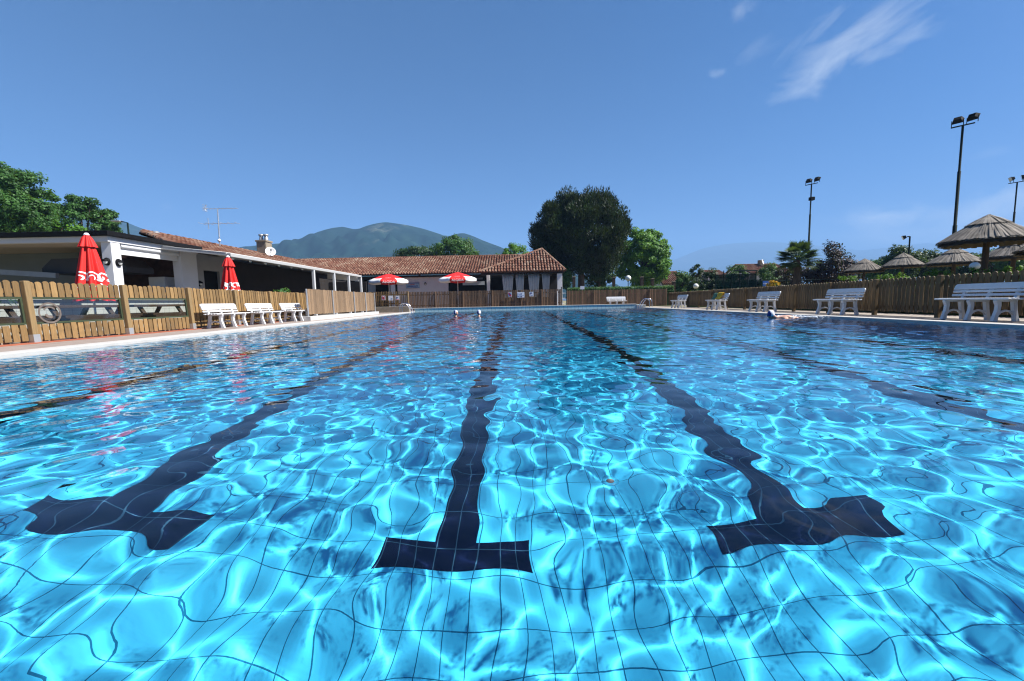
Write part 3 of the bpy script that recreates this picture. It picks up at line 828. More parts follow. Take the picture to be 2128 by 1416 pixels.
def ridge_row(pts, root_part):
    mb = MB()
    for a, b in zip(pts[:-1], pts[1:]):
        a, b = Vector(a), Vector(b); L = (b - a).length; d = (b - a) / L
        k = max(1, int(L / .38))
        sx = d.cross(Vector((0, 0, 1))).normalized(); up = sx.cross(d)
        for i in range(k):
            vs, fs = [], []
            for t, r in ((0, .12), (1.08, .10)):
                for q in range(6):
                    th = math.pi * q / 5
                    vs.append(a + d * (L * (i + t) / k) + sx * r * math.cos(th) + up * (r * math.sin(th) - .01))
            for q in range(5): fs.append([q, q + 1, 7 + q, 6 + q])
            fs.append([5, 4, 3, 2, 1, 0])
            mb.add(vs, fs)
    mb.build('ridge_tiles', M['roof_tile'], root_part, fix=False)

def bulkhead(root, c, n):
    """round outdoor wall lamp with a dark hood on the surface with normal n"""
    n = Vector(n); c = Vector(c)
    rot = n.to_track_quat('Z', 'Y').to_matrix()
    def disc(mb, prof, sx=1.0, c0=c):
        t = MB().lathe(prof, (0, 0, 0), 18)
        mb.add([rot @ Vector((p[0] * .8, p[1], p[2])) + c0 for p in t.v], t.f, 0, True)
    b = MB(); disc(b, [(0, .0), (.115, .0), (.12, .03), (.10, .06), (.085, .07), (.085, .045), (0, .045)])
    lamp = b.build('wall_lamp', M['black'], root)
    gl = MB(); disc(gl, [(.084, .045), (.075, .08), (.045, .105), (0, .115)])
    gl.build('lamp_glass', M['globe'], lamp)
    hd = MB()
    vs, fs = [], []
    for i in range(9):
        a = math.pi * i / 8
        for r, z in ((.088, .05), (.07, .125)):
            vs.append(rot @ Vector((.8 * r * math.cos(a), r * math.sin(a) * 1.0, z)) + c)
    up_ok = (rot @ Vector((0, 1, 0))).z > 0
    if not up_ok: vs = [c + (p - c) - 2 * Vector((0, 0, (p - c).z)) for p in vs]
    for i in range(8): fs.append([2 * i, 2 * i + 2, 2 * i + 3, 2 * i + 1])
    vs.append(rot @ Vector((0, 0, .125)) + c)
    for i in range(8): fs.append([2 * i + 1, 2 * i + 3, len(vs) - 1])
    hd.add(vs, fs, 0, True); hd.build('lamp_hood', M['black'], lamp, fix=False)

# ------------------------------------------------------------------ snack kiosk on the left
k0 = thing('snack_kiosk', (-12, 12.4, 0), 'white open sided snack kiosk with flat black edged roof behind the window fence', 'kiosk')
mb = MB(); mb.span((-24, 12.25, 2.76), (-11.82, 15.95, 2.90), .01)
mb.build('roof', M['black'], k0)
mb = MB()
mb.span((-24, 12.36, 2.60), (-12.12, 12.52, 2.757)); mb.span((-12.12, 12.36, 2.60), (-11.94, 15.80, 2.757))
mb.build('fascia', M['white_wall'], k0)
mb = MB(); mb.span((-24, 12.53, 2.66), (-12.13, 16.2, 2.70)); mb.build('ceiling', M['ceiling'], k0)
for (y0, y1) in ((12.45, 12.75), (15.02, 15.78)):
    mb = MB(); mb.span((-12.25, y0, 0), (-11.953, y1, 2.598), .006)
    p = mb.build('pillar', M['white_wall'], k0)
bulkhead(k0, (-12.10, 12.449, 2.02), (0, -1, 0))
bulkhead(k0, (-11.952, 12.62, 2.00), (1, 0, 0))
mb = MB(); mb.span((-24, 16.25, 0), (-12.9, 16.45, 2.7)); mb.build('wall', M['kiosk_inside'], k0)
mb = MB(); mb.span((-24, 15.0, 0), (-15.6, 15.2, 2.655)); mb.build('wall', M['panel_wall'], k0)
mb = MB(); mb.span((-13.5, 16.0, 0), (-12.30, 16.2, 2.655)); mb.build('wall', M['kiosk_inside'], k0)  # dark colour stands in for the shade inside the kiosk opening
mb = MB()
mb.prism([(-15.4, 1.80), (-12.6, 1.80), (-12.6, 1.98), (-12.95, 2.28), (-15.05, 2.28), (-15.4, 1.98)], (0, 13.6, 0), (1, 0, 0), (0, 0, 1), (0, 1.0, 0))
mb.build('cooker_hood', M['dark_metal'], k0)
mb = MB(); mb.bar((-20, 12.9, 2.16), (-14.7, 13.4, 1.72), .12, .16); mb.build('duct', M['grey_metal'], k0)
mb = MB(); mb.tube([(-12.03, 12.80, 2.52), (-12.03, 15.0, 2.52)], .07, 12); mb.span((-12.08, 12.80, 2.56), (-11.98, 15.0, 2.60))
aw = mb.build('awning_roll', M['white_metal'], k0)
mb = MB(); mb.span((-12.06, 12.82, 2.27), (-12.03, 14.98, 2.46)); mb.build('valance', M['awning'], aw)
mb = MB(); mb.span((-13.35, 15.2, 0.05), (-12.75, 15.9, 1.75), .02); fr = mb.build('fridge', M['white_plastic'], k0)
mb = MB(); mb.span((-12.7, 15.85, .05), (-12.3, 15.98, 1.25), .02); mb.build('cabinet', M['grey_metal'], k0)
mb = MB(); mb.span((-15.2, 13.7, .05), (-12.7, 14.5, 1.0), .02); mb.build('grill_bench', M['kiosk_inside'], k0)
# roof vent cap and the rest of the building behind
mb = MB(); p = at(325, 487, 17.0)
tube = MB()

ct = thing('bar_counter', (-11.35, 8, 0), 'long pale tiled bar counter seen through the window fence below the kiosk', 'counter')
mb = MB(); mb.span((-11.9, 7.2, .04), (-11.35, 14.9, .86)); mb.build('counter_body', M['counter_tile'], ct)
mb = MB(); mb.span((-11.98, 7.1, .862), (-11.27, 15.0, .90), .006); mb.build('counter_top', M['wall_low'], ct)

# picnic tables behind the window fence
def make_table():
    r = thing('picnic_table', (0, 0, 0), '', 'picnic table', 'dark picnic tables behind the window fence')
    mb = MB()
    for i in range(5): mb.box((-.30 + .15 * i, 0, .64), (.14, 1.75, .06), None, .006)
    mb.build('table_top', M['dark_wood'], r)
    for s in (-1, 1):
        mb = MB()
        for i in range(2): mb.box((s * (.60 + .16 * i), 0, .42), (.15, 1.75, .06), None, .006)
        mb.box((s * .69, 0, .36), (.30, 1.6, .06), None, .006)
        mb.build('seat', M['dark_wood'], r)
    for y in (-.6, .6):
        mb = MB()
        mb.bar((-.25, y, .62), (-.62, y, 0), .05, .10, up=Vector((0, 1, 0))); mb.bar((.25, y, .62), (.62, y, 0), .05, .10, up=Vector((0, 1, 0)))
        mb.bar((-.78, y + .06, .36), (.78, y + .06, .36), .05, .12)
        mb.build('leg_frame', M['dark_wood'], r)
    return r
tb = make_table()
for i, (x, y, lab) in enumerate(((-9.95, 7.3, 'dark wooden picnic table behind the nearest window bay at the left photo edge'),
                                 (-9.95, 9.25, 'dark wooden picnic table below the closed red parasol beside the kiosk'),
                                 (-9.95, 11.3, 'dark wooden picnic table behind the window bay next to the solid picket fence'))):
    place(tb, i > 0, (x, y, .04), 0, lab)

# decal ring on a window pane: a flat printed mark
rg = thing('window_decal', (-8.2, 7.3, .55), 'grey ring shaped emblem on the glass of the window fence', 'decal')
mb = MB()
for r0, r1, a0, a1 in ((.155, .185, 0, 6.283), (.09, .115, .6, 2.6), (.05, .09, 3.4, 5.2)):
    pts = [((r0 + r1) / 2 * math.cos(a0 + (a1 - a0) * i / 32), (r0 + r1) / 2 * math.sin(a0 + (a1 - a0) * i / 32)) for i in range(33)]
    mb.ribbon(pts, r1 - r0, (-8.245, 7.32, .56), (0, 1, 0), (-.05, 0, 1), (.003, 0, 0))
mb.build('emblem', pm('decal_grey', (.16, .13, .11), .6), rg)

# ------------------------------------------------------------------ long white building with tiled roof on the left
b0 = thing('white_building', (-12.4, 16.0, 0), 'long white building with terracotta roof between the snack kiosk and the pergola', 'building')
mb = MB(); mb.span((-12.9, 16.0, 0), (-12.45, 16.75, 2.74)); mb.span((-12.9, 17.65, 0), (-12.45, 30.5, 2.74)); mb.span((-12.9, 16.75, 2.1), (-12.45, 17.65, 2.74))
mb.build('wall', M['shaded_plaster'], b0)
mb = MB(); mb.span((-12.6, 16.76, .05), (-12.55, 17.64, 2.09)); mb.build('door', M['black'], b0)
for y0, y1, z0, z1 in ((18.6, 19.2, .9, 1.9), (19.9, 20.5, .9, 1.9), (21.4, 22.5, .05, 2.0), (24.0, 25.2, .05, 2.1)):
    mb = MB(); mb.span((-12.452, y0, z0), (-12.43, y1, z1), .004); mb.build('window', M['black'], b0)
bulkhead(b0, (-12.448, 16.45, 1.55), (1, 0, 0))
sl = Vector((-2.5, 0, .78)).normalized(); sL = Vector((-2.5, 0, .78)).length
rf = tile_roof('roof', b0, [((-11.95, 15.15, 2.78), (0, 1, 0), sl, 0, 15.1, lambda u: (0.0, min(sL, .25 + u * 2.1)))])
ridge_row([(-12.1, 15.15, 2.84), (-14.45, 16.45, 3.60), (-14.45, 30.2, 3.60)], rf)
mb = MB(); mb.span((-12.05, 16.0, 2.66), (-11.93, 30.2, 2.76)); mb.build('gutter', M['dark_metal'], rf)
v0 = at(325, 495, 16.9)
mb = MB(); mb.lathe([(.0, 0), (.16, 0), (.14, .12), (.10, .13), (.10, .20), (.26, .21), (.12, .30), (.10, .38), (.0, .40)], v0 - V(0, 0, .12), 16)
vt = mb.build('vent_cap', M['grey_metal'], b0)
c0 = at(551, 535, 24.0)
mb = MB()
mb.span((c0.x - .27, c0.y - .3, 2.9), (c0.x + .27, c0.y + .3, c0.z + .86), .02); mb.span((c0.x - .31, c0.y - .34, c0.z + .84), (c0.x + .31, c0.y + .34, c0.z + .93), .01)
ch = mb.build('chimney', M['stone'], b0)
for dx in (-.14, .14):
    mb = MB()
    cc = (c0.x + dx, c0.y, c0.z + .93)
    mb.lathe([(.11, 0), (.11, .14), (.09, .15), (.09, .28)], cc, 12); mb.lathe([(.13, .28), (.13, .36), (0, .38)], cc, 12)
    mb.build('chimney_pot', M['grey_metal'], ch)

dsh = thing('satellite_dish', at(562, 540, 23.2), 'white satellite dish in front of the twin pot chimney', 'satellite dish')
c = at(562, 524, 23.1); rot = Vector((.55, -.78, .3)).to_track_quat('Z', 'Y').to_matrix()
t = MB().lathe([(0, 0), (.09, .009), (.18, .038), (.25, .076), (.262, .076), (.25, .068), (.18, .029), (.09, 0), (0, -.012)], (0, 0, 0), 24)
MB().add([rot @ Vector(p) + c for p in t.v], t.f, 0, True).build('reflector', M['white_plastic'], dsh)
mb = MB(); mb.tube([c, c - V(.05, -.1, .2), c - V(.05, -.1, .75)], .03); mb.build('mast', M['galv'], dsh)
mb = MB(); mb.tube([c + rot @ V(0, -.23, .08), c + rot @ V(0, -.04, .32)], .015); mb.box(c + rot @ V(0, -.03, .34), (.06, .06, .08), rot); mb.build('feed_arm', M['black'], dsh)

ab, at0 = at(457, 520, 20.0), at(452, 434, 20.0)
an = thing('roof_antenna', ab, 'tall thin television antenna mast above the left tiled roof', 'antenna')
MB().tube([ab - V(0, 0, .5), at0], [.032, .02], 8).build('mast', M['galv'], an)
def yagi(c, L0, L1, n, el, name):
    mb = MB(); mb.tube([c + V(-L0, 0, 0), c + V(L1, 0, 0)], .010, 6)
    for i in range(n):
        x = -L0 + (L0 + L1) * i / (n - 1)
        mb.tube([c + V(x, -el * (1 - .4 * i / n), 0), c + V(x, el * (1 - .4 * i / n), 0)], .008, 5)
    return mb
yb = yagi(at(452, 434, 20.0), .62, .92, 9, .16, 'yagi')
cc = at(425, 433, 20.0)
for k in range(5): yb.tube([cc + V(.02, -.15 + .0 * k, -.14 + .07 * k), cc + V(.02, .15, -.14 + .07 * k)], .008, 5)
yb.tube([cc + V(.09, 0, .16), cc, cc + V(.06, 0, -.12)], .014, 6)
yb.build('yagi_array', M['galv'], an)
yb = yagi(at(453, 465, 20.0), .72, .92, 6, .3, 'yagi'); q = at(433, 465, 20.0); yb.tube([q + V(0, 0, .26), q - V(0, 0, .26)], .012, 6)
yb.build('yagi_array', M['galv'], an)
MB().ball(at(455.5, 500, 19.95), .07, 10, 8).build('amplifier', M['white_plastic'], an)

# ------------------------------------------------------------------ pergola with awning
pg = thing('pergola', (-9.65, 20, 0), 'long white steel pergola with a stretched awning roof along the left terrace', 'pergola')
for px in (655, 697, 727, 752):
    Y = 9.65 * 860 / (1067.5 - px)
    mb = MB(); mb.span((-9.71, Y - .06, .03), (-9.59, Y + .06, 2.30), .01); mb.build('post', M['white_metal'], pg)
mb = MB(); mb.span((-9.72, 14.2, 2.302), (-9.58, 26.3, 2.42), .01)
for Y in (14.2, 17.0, 19.9, 22.2, 24.2, 26.1):
    mb.bar((-9.74, Y + .04, 2.39), (-12.4, Y + .04, 2.71), .07, .10)
mb.build('beam', M['beam_grey'], pg)
mb = MB()
n = 40
vs, fs = [], []
for i in range(n + 1):
    Y = 14.2 + 12.0 * i / n
    sag = -.05 * abs(math.sin(math.pi * i / 2.0))
    for k, (x, z) in enumerate(((-9.75, 2.46), (-11.0, 2.60), (-12.4, 2.77))):
        vs.append((x, Y, z + (sag if k == 1 else 0)))
for i in range(n):
    for k in range(2): fs.append([i * 3 + k, i * 3 + k + 1, i * 3 + k + 4, i * 3 + k + 3])
mb.add(vs, fs, 0, True)
o = mb.build('awning', M['awning'], pg); q = o.modifiers.new('thick', 'SOLIDIFY'); q.thickness = .015
mb = MB(); mb.prism([(-11.7, 2.25), (-9.75, 2.05), (-9.75, 2.44), (-11.7, 2.64)], (0, 26.2, 0), (1, 0, 0), (0, 0, 1), (0, .03, 0)); mb.build('end_panel', M['awning'], pg)
for i in range(6):
    Y = 14.6 + i * .95
    MB().ball((-9.78, Y, 2.28), .045, 10, 8).build('spot_lamp', M['globe'], pg)
mb = MB(); mb.span((-12.42, 18.3, .04), (-12.25, 30.4, 2.60)); tag(mb.build('shade_sheet', M['dark_inside'], pg))  # dark sheet added before the pale wall to stand in for shade
mb = MB(); mb.span((-12.2, 27.5, .04), (-9.75, 27.6, 2.1)); mb.build('dark_end_sheet', M['dark_inside'], pg)  # near black sheet closing the far end
# bushy plant over the fence
P, N = crown_points((-9.3, 16.4, .95), (.5, .8, .32), 16, 60, .22, seed=31)
v, f = leaf_quads(P, N, .07, up=.5)
pl = thing('potted_shrub', (-9.3, 16.4, .04), 'green leafy shrub showing above the solid picket fence before the pergola', 'shrub')
np_mesh('foliage', v, f, M['leaf_mid'], pl, origin=(-9.3, 16.4, .04))
mb = MB(); mb.lathe([(0, .0), (.28, 0), (.34, .4), (.30, .4), (.28, .35), (0, .35)], (-9.3, 16.4, .04)); mb.tube([(-9.3, 16.4, .38), (-9.3, 16.4, .8)], .04); mb.build('pot', M['terracotta_strip'], pl)

# ------------------------------------------------------------------ closed red parasols
def closed_parasol(base, z0, z1, r0, label, seed, marks):
    base = Vector(base)
    r = thing('closed_parasol', base, label, 'parasol')
    g = random.Random(seed)
    ph = [g.uniform(0, 6.28) for _ in range(3)]
    H = z1 - z0
    def rad(a, t, h=True):                      # t: 0 top .. 1 hem
        core = .05 + (r0 - .05) * (t ** .85)
        w = 1 + (.17 + .10 * t) * math.sin(8 * a + ph[0] + .8 * t) * min(1, t * 4) + .05 * math.sin(5 * a + ph[1])
        return core * w
    mb = MB(); vs, fs = [], []
    seg, ring = 72, 22
    for i in range(ring + 1):
        t = i / ring
        for k in range(seg):
            a = 2 * math.pi * k / seg
            hem = -.06 * (.5 + .5 * math.sin(8 * a + ph[2])) * (t ** 6)
            rr = rad(a, t)
            vs.append(base + V(rr * math.cos(a), rr * math.sin(a), z1 - H * t + hem))
    for i in range(ring):
        for k in range(seg):
            fs.append([i * seg + k, i * seg + (k + 1) % seg, (i + 1) * seg + (k + 1) % seg, (i + 1) * seg + k])
    mb.add(vs, fs, 0, True)
    cp_ = mb.build('canopy', M['red_fabric'], r)
    fl = MB()                                   # short vent flap at the top
    fl.lathe([(.045, z1 + .01), (.09, z1 - .08), (.155, z1 - .27), (.165, z1 - .30)], base, 64, fn=lambda a, q, z: q * (1 + .16 * math.sin(8 * a + ph[0] + .4) * (q > .06)))
    fl.build('vent_flap', M['red_fabric'], r, fix=False)
    MB().lathe([(0, z1 + .055), (.03, z1 + .05), (.055, z1 + .015), (.06, z1 - .01), (0, z1 - .01)], base, 16).build('top_cap', M['cap_white'], r)
    MB().tube([base, base + V(0, 0, z0 + .5)], .024, 10).build('pole', M['galv'], r)
    MB().lathe([(0, 0), (.28, 0), (.28, .06), (.05, .09), (0, .09)], base, 20).build('base', M['wall_low'], r)
    # printed white mark: curved strips that follow the cloth
    if marks:
        lg = MB()
        for a_c, t_c, r_a, r_b, b0_, b1_ in marks:
            vs, fs = [], []
            n = 22
            for i in range(n + 1):
                b = b0_ + (b1_ - b0_) * i / n
                for q in (r_a, r_b):
                    ds, dz = q * math.cos(b), q * math.sin(b)
                    t = t_c - dz / H
                    a = a_c + ds / (r0 * .8)
                    rr = rad(a, t) + .006
                    vs.append(base + V(rr * math.cos(a), rr * math.sin(a), z1 - H * t - .06 * (.5 + .5 * math.sin(8 * a + ph[2])) * (max(t, 0) ** 6)))
            for i in range(n): fs.append([2 * i, 2 * i + 1, 2 * i + 3, 2 * i + 2])
            lg.add(vs, fs, 0, True)
        lg.build('printed_mark', M['white_fabric'], cp_, fix=False)
    return r
FA = R(-40)                                     # the side of the parasol the camera sees
mk = []
for da in (-.95, .0, .95):
    mk += [(FA + da, .66, .11, .14, -.2, 3.4), (FA + da, .67, .05, .075, -.9, 3.4), (FA + da, .74, .105, .125, 3.3, 5.6), (FA + da + .5, .70, 0.0, .04, 0, 6.283)]
p1 = at(181, 500, 10.5)
closed_parasol((p1.x, p1.y, .04), .83, at(186, 492, 10.5).z, .31, 'large closed red parasol with white ring marks in front of the snack kiosk', 3, mk)
mk2 = []
for da in (-1.0, -.25, .5, 1.2):
    mk2 += [(FA + da, .62, .05, .085, 0, 4.6), (FA + da + .3, .62, .02, .055, 0, 6.283), (FA + da, .68, .07, .10, 2.6, 6.0)]
p2 = at(474, 540, 13.6)
closed_parasol((p2.x, p2.y, .04), .72, at(467, 535, 13.6).z - .04, .28, 'closed red parasol behind the solid picket fence at the start of the pergola', 8, mk2)

# strappy plant at the left photo edge
lp = thing('strappy_plant', (-10.6, 8.35, .04), 'green strap leaved plant beside the kiosk at the left photo edge', 'plant')
g = random.Random(9); mb = MB()
for i in range(46):
    a = g.uniform(0, 6.283); L = g.uniform(.35, .6); h0 = g.uniform(.5, .9); up = g.uniform(-.1, .5)
    d = V(math.cos(a), math.sin(a), 0); sd = V(-math.sin(a), math.cos(a), 0)
    o = V(-10.6, 8.35, h0)
    pts = [o, o + d * L * .4 + V(0, 0, up * L), o + d * L * .8 + V(0, 0, up * L * 1.1), o + d * L * 1.1 + V(0, 0, up * L * .6 - .05)]
    w = [.012, .02, .016, .002]
    vs = []
    for p, ww in zip(pts, w): vs += [p - sd * ww, p + sd * ww]
    mb.add(vs, [[2 * q, 2 * q + 1, 2 * q + 3, 2 * q + 2] for q in range(3)])
mb.build('leaves', M['leaf_mid'], lp, fix=False)
MB().tube([(-10.6, 8.35, 0), (-10.58, 8.36, .5), (-10.6, 8.35, .85)], [.05, .04, .03]).build('stem', M['bark'], lp)

# ------------------------------------------------------------------ clubhouse across the far end
cb = thing('clubhouse', (-6, 34, 0), 'long low clubhouse with old terracotta roof and curtained veranda across the far end', 'building')
EZ, RZ = 2.92, 4.72
mb = MB(); mb.span((-9.5, 34.0, 0), (-5.35, 34.2, 2.75)); mb.build('wall', M['cream_wall'], cb)
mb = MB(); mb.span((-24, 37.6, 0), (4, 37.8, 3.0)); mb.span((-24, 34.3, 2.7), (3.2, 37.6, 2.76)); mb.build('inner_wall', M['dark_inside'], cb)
for x0, x1 in ((-10.05, -9.72), (-2.15, -1.9)):
    mb = MB(); mb.span((x0, 33.2 if x0 > -3 else 34.0, 0), (x1, 33.5 if x0 > -3 else 34.3, 2.72)); mb.build('column', M['white_wall'], cb)
mb = MB(); mb.span((3.35, 32.05, 0), (3.72, 32.4, 2.68), .01); mb.build('column', M['white_wall'], cb)
mb = MB(); mb.span((-2.5, 32.0, 2.66), (3.8, 32.2, 2.84)); mb.span((-24, 33.7, 2.70), (-2.3, 33.9, 2.84)); mb.build('eave_beam', M['dark_inside'], cb)
slm = Vector((0, 4.6, RZ - EZ)); SLM = slm.length; slm.normalize()
# pavilion: a hip end coming forward on the right
E0, E1, PK = V(-2.62, 31.9, 2.86), V(3.95, 31.9, 2.86), V(2.35, 34.6, 4.80)
def pav(u):
    x = E0.x + u
    t = (x - E0.x) / (PK.x - E0.x) if x < PK.x else (E1.x - x) / (E1.x - PK.x)
    return (0.0, max(.06, min(1, t)) * (V(0, PK.y - E0.y, PK.z - E0.z)).length)
polys = [((-24, 33.2, EZ), (1, 0, 0), slm, 0, 24 - 2.62 + .02, lambda u: (0.0, SLM)),
         ((-2.6, 33.2, EZ), (1, 0, 0), slm, 0.0, 4.95, lambda u: (min(SLM - .3, .3 + u * 1.0), SLM)),
         (E0, (1, 0, 0), (0, PK.y - E0.y, PK.z - E0.z), 0, E1.x - E0.x, pav)]
sr = V(-(E1.x - PK.x), 0, PK.z - E1.z); SR = sr.length
polys.append((E1, (0, 1, 0), sr, 0, 6, lambda u: (0, SR * min(1, max(.06, u / (PK.y - E1.y))))))
rf = tile_roof('roof', cb, polys)
ridge_row([(-24, 37.8, RZ), (2.35, 37.8, RZ)], rf)
ridge_row([E0 + V(0, 0, .05), PK + V(0, 0, .05)], rf); ridge_row([PK + V(0, 0, .05), E1 + V(0, 0, .05)], rf); ridge_row([PK + V(0, 0, .05), PK + V(0, 4, .05)], rf)
def curtain(x0, x1, y, z0, z1, pinch):
    mb = MB(); n = 36; vs, fs = [], []
    for j, t in enumerate((0, .25, .5, .75, 1)):
        z = z1 + (z0 - z1) * t
        c, h = (x0 + x1) / 2, (x1 - x0) / 2 * (1 - pinch * t)
        for i in range(n + 1):
            q = i / n
            vs.append((c - h + 2 * h * q, y + .05 * math.sin(q * 38) * (.6 + .4 * t), z))
    for j in range(4):
        for i in range(n): fs.append([j * (n + 1) + i, j * (n + 1) + i + 1, (j + 1) * (n + 1) + i + 1, (j + 1) * (n + 1) + i])
    mb.add(vs, fs, 0, True)
    o = mb.build('curtain', M['curtain'], cb, fix=False); q = o.modifiers.new('thick', 'SOLIDIFY'); q.thickness = .01
for a, b in ((1043, 1067), (1071, 1089.5), (1097, 1121.5), (1126, 1143)):
    curtain(at(a, 585, 32.4).x, at(b, 585, 32.4).x, 32.4, .9, 2.66, .35)
for a, b in ((738, 752), (764, 780), (807, 822), (962, 975), (990, 1003)):
    curtain(at(a, 590, 34.4).x, at(b, 590, 34.4).x, 34.4, .5, 2.6, .1)
for a, b in ((826, 834), (937, 950)):
    p, q = at(a, 600, 34.1), at(b, 600, 34.1)
    mb = MB(); mb.span((p.x, 34.05, .2), (q.x, 34.1, 2.3)); mb.build('door', M['black'], cb)
mb = MB(); mb.span((-4.6, 34.35, .2), (-2.4, 34.4, 2.45)); wd = mb.build('window', M['black'], cb)
mb = MB(); mb.span((-4.2, 34.3, 2.0), (-2.4, 34.33, 2.3)); mb.build('blind', M['curtain'], wd)
bulkhead(cb, at(884, 590, 33.99), (0, -1, 0))
bl, br = at(843.5, 588.5, 33.95), at(871.5, 599, 33.95)
bd = thing('notice_board', (bl.x, 33.95, br.z), 'wide grey notice board with red and blue lettering on the clubhouse wall', 'sign')
MB().span((bl.x, 33.94, br.z), (br.x, 33.985, bl.z)).build('board', pm('board_grey', (.34, .42, .50), .6), bd)
mb = MB(); mb.span((bl.x, 33.925, bl.z - .04), (br.x, 33.985, bl.z + .0)); mb.span((bl.x, 33.925, br.z), (br.x, 33.985, br.z + .03)); mb.build('frame', M['sign_navy'], bd)
def scribble(x0, x1, y, z, h, m, parent, name, seed):
    g = random.Random(seed); mb = MB(); x = x0
    while x < x1:
        w = g.uniform(.03, .09); mb.span((x, y - .004, z + g.uniform(0, .25) * h), (min(x + w, x1), y, z + h * g.uniform(.7, 1))); x += w + g.uniform(.015, .04)
    return mb.build(name, m, parent)
scribble(bl.x + .35, br.x - .35, 33.935, bl.z - .17, .09, M['sign_red'], bd, 'red_lettering', 1)
scribble(bl.x + .12, br.x - .12, 33.935, br.z + .10, .12, M['sign_navy'], bd, 'blue_lettering', 2)

# ------------------------------------------------------------------ open red and white parasols before the clubhouse
def open_parasol(px, py, Y, label, rot):
    top = at(px, py, Y); b = V(top.x, Y, .05)
    ph = math.atan2(-top.x, Y); rot += ph
    fu, fn = V(math.cos(ph), math.sin(ph), 0), V(math.sin(ph), -math.cos(ph), 0)
    r = thing('open_parasol', b, label, 'parasol', 'open parasols before the clubhouse')
    Rr, z1, z0 = 1.46, top.z, top.z - .50
    mb = MB(); vs, fs, mi = [], [], []
    prof = [(.0, z1), (.25, z1 - .06), (.75, z1 - .22), (1.1, z1 - .36), (Rr, z0), (Rr + .015, z0 - .10), (Rr + .02, z0 - .20)]
    seg = 8; sub = 6
    for ri, (rr, z) in enumerate(prof):
        for k in range(seg * sub):
            a = 2 * math.pi * k / (seg * sub) + rot
            j = (k % sub) / sub
            flat = math.cos(math.pi / seg) / math.cos((j - .5) * 2 * math.pi / seg)
            sag = -.05 * math.sin(math.pi * j) * (rr / Rr) ** 2
            vs.append(b * 1 + V(rr * flat * math.cos(a), rr * flat * math.sin(a), z + sag - b.z * 0 - .05))
    n = seg * sub
    for ri in range(len(prof) - 1):
        for k in range(n):
            fs.append([ri * n + k, ri * n + (k + 1) % n, (ri + 1) * n + (k + 1) % n, (ri + 1) * n + k])
            pan = k // sub
            mi.append(1 if (ri >= 3 and pan % 2 == 0) else 0)
    for f, i in zip(fs, mi): mb.f.append(f); mb.mi.append(i); mb.sm.append(True)
    mb.v = [tuple(p) for p in vs]
    cn = mb.build('canopy', [M['red_fabric'], M['white_fabric']], r, fix=False)
    q = cn.modifiers.new('thick', 'SOLIDIFY'); q.thickness = .006
    MB().tube([b, V(b.x, b.y, z1 - .05)], .03, 10).build('pole', M['white_metal'], r)
    MB().lathe([(0, 0), (.35, 0), (.35, .08), (.05, .1), (0, .1)], b, 20).build('base', M['wall_low'], r)
    rb = MB()
    for k in range(8):
        a = 2 * math.pi * k / 8 + rot
        rb.tube([V(b.x, b.y, z1 - .12), V(b.x + Rr * math.cos(a) * .97, b.y + Rr * math.sin(a) * .97, z0 - .06)], .012, 5)
    rb.build('rib', M['galv'], r)
    sv = V(0, .62, 1).normalized()
    text_part('ALGIDA', .24, V(b.x, b.y, z0 - .15) + fn * 1.395, fu, (0, .0, 1), M['white_fabric'], cn)
    sdir = V(0, 0, 1) * .32 - fn; sdir.normalize()
    text_part('ALGIDA', .20, V(b.x, b.y, z1 - .05 - .29) + fn * .93, fu, (V(0, 0, .34) - fn * 1.0), M['white_fabric'], cn)
    return r
# the panel that faces the camera is red: panel 5 of 8 spans the -y direction
open_parasol(807, 569.5, 30.5, 'open red and white parasol left of the grey notice board before the clubhouse', R(-90 - 22.5) - 3 * R(45))
open_parasol(950.5, 566, 31.0, 'open red and white parasol right of the round wall lamp before the clubhouse', R(-90 - 22.5) - 3 * R(45))

